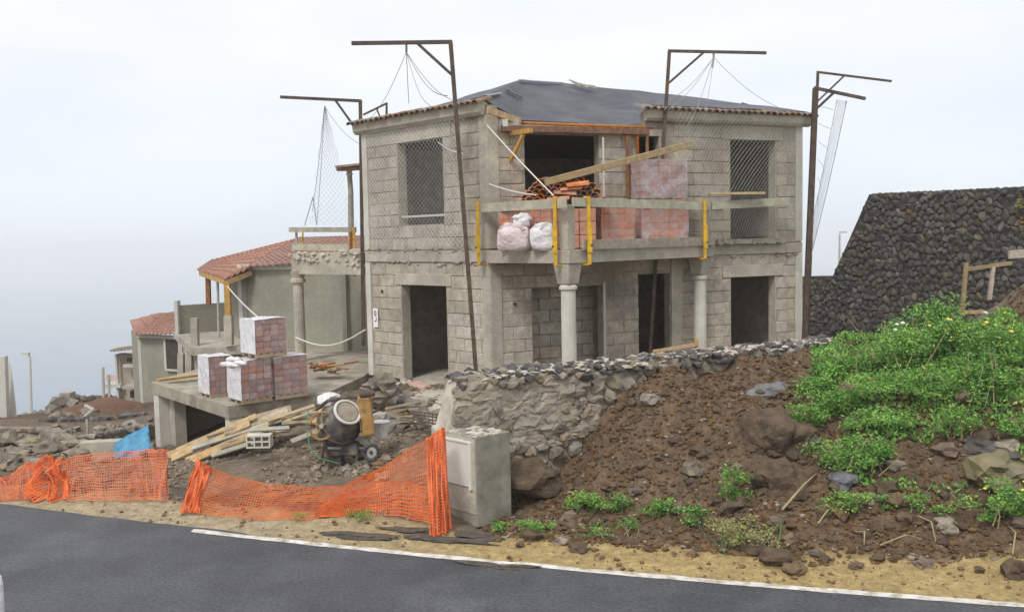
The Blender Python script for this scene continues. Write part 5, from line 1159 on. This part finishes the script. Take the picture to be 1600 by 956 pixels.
lowwall('long low stone terrace wall behind the left nets', [(-30, 668, 20.5), (75, 668, 20), (112, 692, 18.5)], .6, .6, .19, wallst_m, 5)
lowwall('middle stone terrace wall running to the garage pillar', [(85, 688, 19.2), (160, 676, 20), (236, 662, 21)], .55, .5, .18, rock_m, 9)
lowwall('dark upper stone wall below the brown soil heap', [(75, 656, 27), (150, 654, 27), (232, 646, 28)], .5, .4, .26, lava_m, 13)
gl = 'rubble stones on the left lot'
for i in range(60):
    px, py = random.uniform(-5, 235), random.uniform(655, 735); Yq = max(14.5, 14.5+(735-py)*.12); c = P(px, py, Yq); c.z = H(c.x, c.y)
    r_ = random.uniform(.06, .16); m_ = random.choice([rock_m, wallst_m, tan_m, lava_m, plaster_m] if i % 9 == 0 else [rock_m, wallst_m, wallst_m])
    mb = MB(); mb.lump(V((0, 0, 0)), r_, (1.3, 1, .7), .45, 2, i, RZ(i)); o = link('rubble_stone', mb.mesh('rubble_stone', m_), None, c+V((0, 0, r_*.3)))
    tag(o, describe(px, 640 if py < 690 else 700, r_, m_, 'rubble stone').replace('by the blue tarpaulin', 'far left of the blue tarpaulin' if px < 70 else 'behind the crumpled net') , 'rubble stone', gl)
lowwall('low stone kerb on the left lot skyline', [(45, 648, 36), (90, 643, 36)], .4, .5, .35, rock_m, 21)
lowwall('dark boundary wall along the sea edge of the lot', [(110, 622, 46), (195, 620, 46)], .35, .3, .4, lava_m, 23)
mb = MB(); mb.lump(P(172, 652, 32), 1, (1.7, 1.2, .62), .12, 4, 5); o = solo('soil_heap', mb, mat('red_brown_soil', (.13, .07, .045), (.18, .1, .065), 3, 1, .8, 12, coord='World', dist=.06), 'smooth red-brown soil heap behind the left terrace walls', 'soil heap', smooth=True)
for i, (px, py, Y, r) in enumerate([(20, 690, 20, .25), (50, 700, 19.5, .2), (120, 715, 16.5, .22), (75, 705, 17.5, .2), (30, 715, 17.5, .22), (100, 640, 33, .5), (140, 648, 31, .3), (95, 655, 30, .35), (60, 690, 20, .3), (135, 700, 18.5, .22), (8, 730, 16.5, .22), (50, 735, 16, .2)]):
    rock(px, py, r, [rock_m, wallst_m][i % 2], ['squat grey rock', 'rounded brown rock', 'angular grey rock', 'small brown rock', 'low grey rock', 'large brown skyline rock', 'grey skyline rock', 'long brown rock', 'flat grey rock', 'brown rock near the tarpaulin', 'far left foremost grey rock', 'foremost brown rock'][i]+[' above the collapsed net', ' between the terrace walls and the nets'][i % 2]+(' on the skyline' if py < 660 else ' on the left lot'), 'rock', 'rocks on the left lot', Y=Y, amp=.4, sub=2)
solo('bent_pipe', MB().tube([P(118, 665, 27), P(132, 652, 28), P(146, 640, 29), P(134, 634, 29.5)], .06, 6), plankg_m, 'pale bent pipe lying before the soil heap', 'pipe')
solo('stake', MB().bar(P(137, 680, 21), P(136, 655, 21), .05, .05, up=V((0, 1, 0))), plankg_m, 'thin stake in the left terrace wall', 'stake')
# timber frame at right
fr_t = thing('timber_fence', 'thin pale timber guard frame before the lava wall at the right', 'fence', P(1506, 490, 18.5))
Yf = 18.5
for a, b in (((1510, 410), (1503, 492)), ((1552, 416), (1546, 468)), ((1510, 421), (1580, 411)), ((1503, 488), (1538, 487))): part('rail', MB().bar(P(*a, Yf), P(*b, Yf), .07, .06, up=V((0, 1, 0))), wood_m if a[1] > 480 else plank_m, fr_t)
part('board', MB().bar(P(1576, 398, Yf), P(1600, 396, Yf), .06, .16), plank_m, fr_t)
t_ = thing('timber_prop', 'low yellowish timber rail beside the right balcony column', 'rail', P(1020, 560, 18.2)); part('rail', MB().bar(P(1021, 549, 18.3), P(1088, 538, 18.9), .05, .06), wood_m, t_); part('upright', MB().bar(P(1088, 530, 18.95), P(1088, 553, 18.95), .07, .06, up=V((0, 1, 0))), wood_m, t_)
# ---------------------------------------------------------------- roof odds and ends
for i, (a, b) in enumerate((((1030, 143), (1062, 152)), ((1036, 150), (1068, 148)), ((1044, 147), (1060, 156)))):
    pa, pb_ = onroof(*a), onroof(*b)
    if pa and pb_: solo('roof_batten', MB().bar(pa+V((0, -.1, .12+.03*i)), pb_+V((0, -.1, .12+.03*i)), .1, .04), wood_m, 'short yellow batten lying near the ridge by the balcony gallows', 'batten', 'battens on the roof')
for i in range(8):
    a = (882+i*5+random.uniform(-3, 3), 129+i*2+random.uniform(-2, 3)); pa = onroof(*a); pb_ = onroof(a[0]+random.uniform(8, 18), a[1]+random.uniform(2, 8))
    if pa and pb_: solo('roof_batten', MB().bar(pa+V((0, -.05, .1)), pb_+V((0, -.05, .1)), .06, .03), plankg_m, 'pale weathered stick lying in the middle of the felt roof', 'batten', 'sticks on the roof')
# ---------------------------------------------------------------- boulders and rocks on the bank
rock(1205, 700, .56, bould_m, 'large brown earthy boulder in the middle of the soil bank', 'boulder', sq=(1.15, .8, .72), amp=.22, sub=5, name='boulder', Y=12.15, z=.58)
rock(1205, 616, .25, mat('blue_grey_stone', (.12, .12, .125), (.24, .235, .23), 6, .95, .8, 30), 'blue-grey rock lying high on the bank below the garden wall', 'rock', sq=(1.5, .8, .5), Y=13.6)
rock(1228, 765, .3, bould_m, 'angular ochre-brown rock below the large boulder', 'rock', sq=(1.2, .9, .9), amp=.4, Y=11.2)
rock(1315, 757, .17, mat('slate_stone', (.12, .125, .14), (.2, .2, .215), 6, .9, .6, 30), 'slate-grey rounded rock below the middle weed', 'rock', sq=(1.3, .9, .6))
rock(1560, 740, .36, mat('mossy_stone', (.18, .15, .07), (.28, .23, .13), 4, .95, .9, 20, stain=((.15, .15, .13), .6)), 'large mossy ochre rock at the right edge of the bank', 'rock', sq=(1.3, .9, .6), Y=10.6)
rock(1535, 705, .28, lava_m, 'dark rock above the mossy rock at the right edge', 'rock', sq=(1.4, .8, .5), Y=11.0)
rock(835, 752, .3, bould_m, 'brown rock at the foot of the garden wall beside the meter cabinet', 'rock', sq=(1.3, .9, .7), Y=12.1)
rock(1588, 897, .13, bould_m, 'dark clod at the right edge of the sandy verge', 'rock', sq=(1.2, 1, .9)); rock(1240, 893, .11, clod_m, 'reddish clod on the verge below the large boulder', 'rock', sq=(1.5, 1, .6), name='clod'); rock(1212, 878, .14, bould_m, 'dark clod just behind the verge below the dry shrub', 'rock', sq=(1.3, 1, .8), name='clod')
rock(1465, 610, .1, peb_m, 'small pale stone under the large bush', 'rock'); rock(1412, 618, .08, peb_m, 'tiny pale stone left of the other pale stone under the bush', 'rock')
rock(1400, 733, .1, peb_m, 'pale stone below the middle weed clump', 'rock'); rock(1480, 830, .12, peb_m, 'pale flat stone in the lower right of the bank', 'rock')
gk = 'loose rocks strewn over the soil bank'
for i in range(90):
    px = random.uniform(800, 1600); py = random.uniform(600, 895)
    if py < 600+(px-900)*-.0 or (px < 980 and py < 760): continue
    q = pos_on(px, py)
    if q.y < roadY(q.x)+.35 or q.y > 17: continue
    if py > 800 and random.random() < .0: continue
    rock(px, py, random.choice([.05, .06, .07, .09, .12]), random.choice([clod_m]*5+[bould_m]*4+[rock_m, peb_m]), None, 'rock', gk, amp=.45, sub=2)
# clods / gravel as stuff
def clods(name, label, m, n_, region, r0, r1, ok):
    mb = MB(); k = 0; tries = 0; base = []
    for s_ in range(6): b = MB().lump(V((0, 0, 0)), 1, (1.2, 1, .75), .45, 1, s_*5+len(name)); base.append(b)
    V_ = []; F_ = []; off_ = 0
    while k < n_ and tries < n_*6:
        tries += 1; x, y = random.uniform(*region[:2]), random.uniform(*region[2:])
        if not ok(x, y): continue
        r = r0+(r1-r0)*random.random()**3; z = H(x, y); b = random.choice(base); a = random.uniform(0, 6.3); ca, sa = math.cos(a)*r, math.sin(a)*r
        for v in b.v: V_.append((x+v.x*ca-v.y*sa, y+v.x*sa+v.y*ca, z+v.z*r))
        F_ += [(f[0]+off_, f[1]+off_, f[2]+off_) for f in b.f]; off_ += len(b.v); k += 1
    me = bpy.data.meshes.new(name); me.from_pydata(V_, [], F_); me.materials.append(m); o = link(name, me); tag(o, label, 'soil', kind='stuff')
def onbank(x, y):
    d = (V((x, y, 0))-WA).dot(wn); e = y-roadY(x)
    return e > .75+.25*nse(x, y, 1.5)+(.45*float(smooth01((x-3.2)/2))) and (d > .1 or x > 5.6) and x < .60*y and y < 18
clods('soil_clods', 'crumbly brown soil clods covering the bank', clod_m, 14000, (-.4, 9.5, 8.2, 17.5), .008, .045, onbank)
clods('dark_clods', 'darker brown clods mixed into the bank', bould_m, 1500, (-.4, 9.5, 8.2, 16.5), .015, .075, onbank)
clods('pale_gravel', 'small pale stones sprinkled on the bank', peb_m, 900, (-.4, 9.5, 8.2, 16), .01, .035, onbank)
clods('verge_crumbs', 'dark soil crumbs scattered over the sandy verge', clod_m, 420, (-6, 7, 8.2, 13.5), .008, .035, lambda x, y: roadY(x)+.05 < y < roadY(x)+1.1 and (x > .5 or random.random() < .5))
clods('lot_rubble', 'grey rubble crumbs covering the building lot', mat('lot_crumbs', (.15, .118, .085), (.28, .225, .17), 5, 1, .5, 30, coord='World'), 5200, (-13, -.3, 11, 19), .012, .06, lambda x, y: y > roadY(max(x, -12))+1.2 and nse(x, y, .8) > -.12)
mp2 = [(538, 834, .25, .05), (578, 838, .35, .06), (640, 828, .3, .05), (690, 842, .45, .08), (745, 838, .25, .06), (782, 884, .35, .06), (510, 806, .12, .08)]
for px, py, a, b in mp2:
    c = PZ(px, py, .0); mb = MB().lump(c, 1, (a, .085, .016), .55, 4, px, RZ(-.3)); solo('mud_patch', mb, mud_m, {538: 'short dark mud strip at the left of the row below the middle net', 578: 'long dark mud strip in the row below the middle net', 640: 'dark mud strip below the right half of the middle net', 690: 'longest dark mud strip, just below the bunched net end', 745: 'dark mud strip in front of the meter cabinet', 782: 'dark dirt lump lying on the white road edge line', 510: 'small dark clod under the middle net'}[px], 'mud', 'mud lumps on the verge')
# sand sheet bits: low heap
# ---------------------------------------------------------------- plants
def leafball(V_, F_, mi, c, rx, ry, rz, n_, size, mats_w=(.55, .3, .15), seed=0):
    rr = random.Random(seed)
    lobes = [(V((rr.gauss(0, .38)*rx, rr.gauss(0, .35)*ry, rr.uniform(-.1, .7)*rz)), rr.uniform(.12, .5)) for _ in range(18)]
    for i in range(n_):
        l_, lr = rr.choice(lobes); d = V((rr.gauss(0, 1), rr.gauss(0, 1), abs(rr.gauss(0, 1))*.9)).normalized()*(rr.random()**.45)*rr.choice((1, 1, 1, 1.25))
        p = c+l_+V((d.x*rx*lr, d.y*ry*lr, d.z*rz*lr)); p.z = max(p.z, c.z-.05)
        s = size*rr.choice((.5, .7, .9, 1.2))*rr.uniform(.8, 1.2); wd = rr.choice((.09, .16, .22, .27)); s *= 1.4 if wd == .09 else 1
        a = V((rr.gauss(0, 1), rr.gauss(0, 1), rr.uniform(-.3, 1.3))).normalized(); b = a.cross(V((rr.gauss(0, .8), rr.gauss(0, .8), 1))).normalized(); dr_ = V((0, 0, -s*.15))
        o = len(V_); V_ += [p, p+a*s*.5+b*s*wd, p+a*s+dr_, p+a*s*.5-b*s*wd]; F_.append((o, o+1, o+2, o+3)); mi.append(rr.choices((0, 1, 2), mats_w)[0] if rr.random() > .03 or len(mats_w) < 3 else 2)
def plant(px, py, w_, h_, n_, size, label, cat='plant', group=None, Y=None, mats_w=(.6, .3, .1), name='weed', stems=True, mats=None, flowers=None):
    c = P(px, py, Y) if Y else pos_on(px, py)
    if Y: c.z = max(H(c.x, c.y), c.z-.2) if False else H(c.x, c.y)
    t_ = thing(name, label, cat, c, group); V_, F_, mi = [], [], []
    leafball(V_, F_, mi, V((0, 0, .02)), w_/2, w_*.42, h_, n_, size, mats_w, px*7+py)
    me = bpy.data.meshes.new('foliage'); me.from_pydata([tuple(v) for v in V_], [], F_)
    for m in (mats or leaf_ms): me.materials.append(m)
    me.polygons.foreach_set('material_index', mi); link('foliage', me, t_)
    if stems:
        mb = MB(); rr = random.Random(px)
        for i in range(max(4, int(w_*12))):
            a = V((rr.uniform(-.3, .3)*w_, rr.uniform(-.3, .3)*w_, -.03)); b = a+V((rr.uniform(-.3, .3)*w_, rr.uniform(-.2, .2)*w_, h_*rr.uniform(.6, 1.05))); mb.tube([c+a, c+a.lerp(b, .5)+V((.02, 0, 0)), c+b], [.008, .006, .003], 4, cap=False)
        part('stems', mb, dry_m if rr.random() < .5 else leaf_ms[1], t_)['kind'] = 'stuff'
    if flowers:
        mb = MB(); rr = random.Random(px+1)
        for i in range(flowers[0]): mb.lump(c+V((rr.uniform(-.5, .5)*w_, rr.uniform(-.5, .1)*w_, h_*rr.uniform(.75, 1.15))), rr.uniform(.02, .035), (1, 1, .6), .2, 1, i)
        part('flowers', mb, flowers[1], t_)['kind'] = 'stuff'
    return t_
gb = 'leafy green bushes on top of the bank'
plant(1440, 590, 1.9, .8, 14450, 0.050, 'largest leafy green bush on top of the bank, before the lava wall', 'bush', gb, 13.0, name='bush', flowers=(4, wflower_m))
plant(1370, 590, 1.4, .6, 8500, 0.047, 'leafy bush at the left of the big bush, beside the garden wall end', 'bush', gb, 13.2, name='bush')
plant(1525, 600, 1.5, .6, 8500, 0.047, 'bush with yellow flowers right of the largest bush', 'bush', gb, 12.6, (.5, .25, .25), name='bush', flowers=(9, flower_m))
plant(1600, 605, 1.2, .55, 6120, 0.043, 'green bush cut by the right edge of the picture', 'bush', gb, 12.2, name='bush')
plant(1300, 632, 1.2, .45, 6120, 0.043, 'low spreading green clump left of the big bush', 'bush', gb, 12.6, name='bush')
plant(1265, 650, .7, .3, 2720, 0.040, 'small green clump hanging over the boulder', 'bush', gb, 12.3, name='bush')
plant(1330, 590, 1.0, .4, 4420, 0.040, 'small bush before the garden wall end', 'bush', gb, 13.6, name='bush')
plant(1420, 630, 1.4, .35, 6120, 0.040, 'low green clump below the largest bush', 'bush', gb, 12.1, name='bush', stems=False)
plant(1490, 640, 1.0, .35, 4080, 0.040, 'low green clump below the yellow-flowered bush', 'bush', gb, 11.8, name='bush', stems=False)
plant(1285, 610, .9, .4, 3600, .055, 'soft green clump spilling over the bank edge above the boulder', 'bush', gb, 13.0, name='bush', stems=False)
plant(1390, 660, 1.1, .32, 3600, .05, 'low green growth in front of the left bushes', 'bush', gb, 11.7, name='bush', stems=False)
plant(1560, 650, 1.1, .4, 3800, .055, 'soft green growth below the right edge bush', 'bush', gb, 11.5, name='bush', stems=False)
plant(1450, 545, 1.4, .75, 5200, .06, 'tall bush directly before the lava wall, behind the largest bush', 'bush', gb, 14.2, name='bush')
plant(1345, 735, 1.09, .42, 6630, 0.043, 'dense green weed clump in the middle of the right bank', 'weed', None, None)
plant(1320, 800, 0.69, .22, 2295, 0.036, 'low pale green weed clump below the slate rock', 'weed', None, None, (.4, .2, .4))
plant(1530, 640, .6, .75, 2550, 0.043, 'tall thin-stemmed green weed below the yellow flowers', 'weed', None, 11.4, (.4, .5, .1))
plant(1500, 680, .6, .35, 1870, 0.043, 'green weed clump under the tall stemmed weed', 'weed', None, None)
plant(1575, 690, .5, .3, 1360, 0.043, 'blue-green weed above the dark right rock', 'weed', None, None, (.3, .6, .1))
plant(1575, 815, 0.86, .42, 4335, 0.043, 'green weed clump at the lower right edge of the bank', 'weed', None, None, flowers=(5, flower_m))
plant(1145, 785, .45, .36, 1870, 0.040, 'upright green weed below the large boulder', 'weed', None, None)
plant(1028, 808, .45, .22, 1360, 0.036, 'green weed left of the dry shrub', 'weed', None, None)
plant(1085, 826, .4, .24, 1190, 0.036, 'dark green weed touching the dry shrub', 'weed', None, None, (.3, .6, .1))
plant(910, 797, .5, .22, 1530, 0.036, 'bright green weed at the middle of the bank foot', 'weed', None, None, (.7, .1, .2))
plant(965, 795, .5, .2, 1360, 0.032, 'pale grey-green weed right of the bright weed', 'weed', None, None, (.3, .4, .3))
plant(838, 836, .4, .17, 1360, 0.032, 'round bright green weed near the verge below the garden wall', 'weed', None, None, (.8, .15, .05))
plant(780, 832, .28, .15, 680, 0.032, 'small green weed by the foot of the meter cabinet', 'weed', None, None, (.7, .2, .1))
plant(805, 780, .4, .14, 680, 0.032, 'dark weed between the meter cabinet and the garden wall', 'weed', None, None, (.3, .6, .1))
plant(935, 838, .35, .13, 510, 0.029, 'thin weed low on the bank beside the round weed', 'weed', None, None); plant(985, 835, .3, .16, 442, 0.029, 'small weed low on the bank below the pale weed', 'weed', None, None)
plant(1430, 800, .35, .16, 544, 0.032, 'small green weed low in the bare soil gully', 'weed', None, None); plant(1470, 812, .3, .12, 374, 0.032, 'tiny weed right of the gully weed', 'weed', None, None); plant(1385, 795, .25, .16, 374, 0.032, 'dark small weed by the ochre stone', 'weed', None, None, (.2, .7, .1))
plant(560, 812, .5, .1, 714, 0.025, 'low green weeds growing along the foot of the middle net', 'weed', None, None, (.4, .5, .1))
plant(470, 812, .3, .06, 272, 0.022, 'tiny weeds under the sagging net', 'weed', None, None)
plant(1160, 850, 1.0, .32, 2890, 0.032, 'dry yellowish shrub at the foot of the bank', 'shrub', None, None, (.4, .35, .25), name='dry_shrub', mats=[dryl_m, dry_m, leaf_ms[2]])
plant(1600, 330, .7, .6, 2040, 0.050, 'rusty green plant hanging over the top of the lava wall at the right edge', 'plant', None, None, (.3, .2, .5), name='hanging_plant', mats=[leaf_ms[0], dryl_m, mat('rust_leaf', (.35, .2, .05), (.42, .28, .08), 5, .8)]) if False else None
ct = P(1602, 345, 21.5); t_ = thing('hanging_plant', 'rusty green plant hanging over the lava wall at the right edge', 'plant', ct); V_, F_, mi = [], [], []; leafball(V_, F_, mi, V((0, 0, -.1)), .38, .3, .7, 1400, .08, (.35, .25, .4), 5)
me = bpy.data.meshes.new('foliage'); me.from_pydata([tuple(v) for v in V_], [], F_); [me.materials.append(m) for m in (leaf_ms[0], dryl_m, mat('rust_leaf', (.3, .17, .05), (.4, .25, .08), 5, .8))]; me.polygons.foreach_set('material_index', mi); link('foliage', me, t_)
# ground cover on the top of the bank (uncountable)
V_, F_, mi = [], [], []; rr = random.Random(4)
k = 0
while k < 30000:
    x, y = rr.uniform(3.5, 9.5), rr.uniform(10.5, 17)
    px_ = x/y*F+800; d_ = nse(x, y, .9, 3)+.35*nse(x, y, 3, 1)
    hh = H(x, y)
    if px_ < 1270 or px_ > 1680 or hh < .35+.45*(px_ < 1340): 
        k += .05; continue
    if d_ < .02 and not (hh > 1.25): k += .05; continue
    if hh > 1.9 or (WA-V((x, y, 0))).dot(wn) > -.1 and px_ < 1300: k += .05; continue
    p = V((x, y, hh-.01)); s = rr.uniform(.03, .085); a = V((rr.gauss(0, .6), rr.gauss(0, .6), rr.uniform(.3, 1))).normalized(); b = a.cross(V((rr.gauss(0, 1), rr.gauss(0, 1), .3))).normalized()
    p += V((0, 0, rr.uniform(0, .08))); o = len(V_); V_ += [p, p+a*s*.5+b*s*.25, p+a*s, p+a*s*.5-b*s*.25]; F_.append((o, o+1, o+2, o+3)); mi.append(rr.choices((0, 1, 2), (.6, .25, .15))[0]); k += 1
me = bpy.data.meshes.new('ground_cover'); me.from_pydata([tuple(v) for v in V_], [], F_); [me.materials.append(m) for m in leaf_ms]; me.polygons.foreach_set('material_index', mi)
tag(link('ground_cover', me), 'low green ground cover on top of the bank', 'ground cover', kind='stuff')
# dry twigs
def twig(a, b, lab, r=.01):
    pa, pb_ = pos_on(*a), pos_on(*b); pa.z += .04; pb_.z += .06; m_ = pa.lerp(pb_, .5)+V((.04, -.02, .08)); return solo('dry_branch', MB().tube([pa, m_, pb_], [r, r*.8, r*.4], 5), dry_m, lab, 'branch')
twig((1222, 802), (1275, 752), 'curved pale dry branch right of the dry shrub', .014); twig((1278, 830), (1296, 805), 'short pale twig below the low weed clump'); twig((1435, 812), (1462, 856), 'thin pale twig leaning in the lower right soil'); twig((1375, 862), (1440, 850), 'long flat pale twig near the verge', .01); twig((1338, 842), (1350, 860), 'tiny twig in the lower right soil'); twig((1582, 872), (1576, 830), 'upright dry stem under the lower right weed')
# white rounded kerb post at the bottom left
c = P(-3, 930, 7.8); solo('marker_post', MB().lathe([(.045, -.9), (.045, .1), (.035, .17), (.0, .19)], 12, c), white_m, 'white rounded marker post cut off by the bottom left corner', 'post', smooth=True)
print('objects', len(bpy.data.objects), 'tris', sum(len(o.data.polygons) for o in bpy.data.objects if o.type == 'MESH')*2)
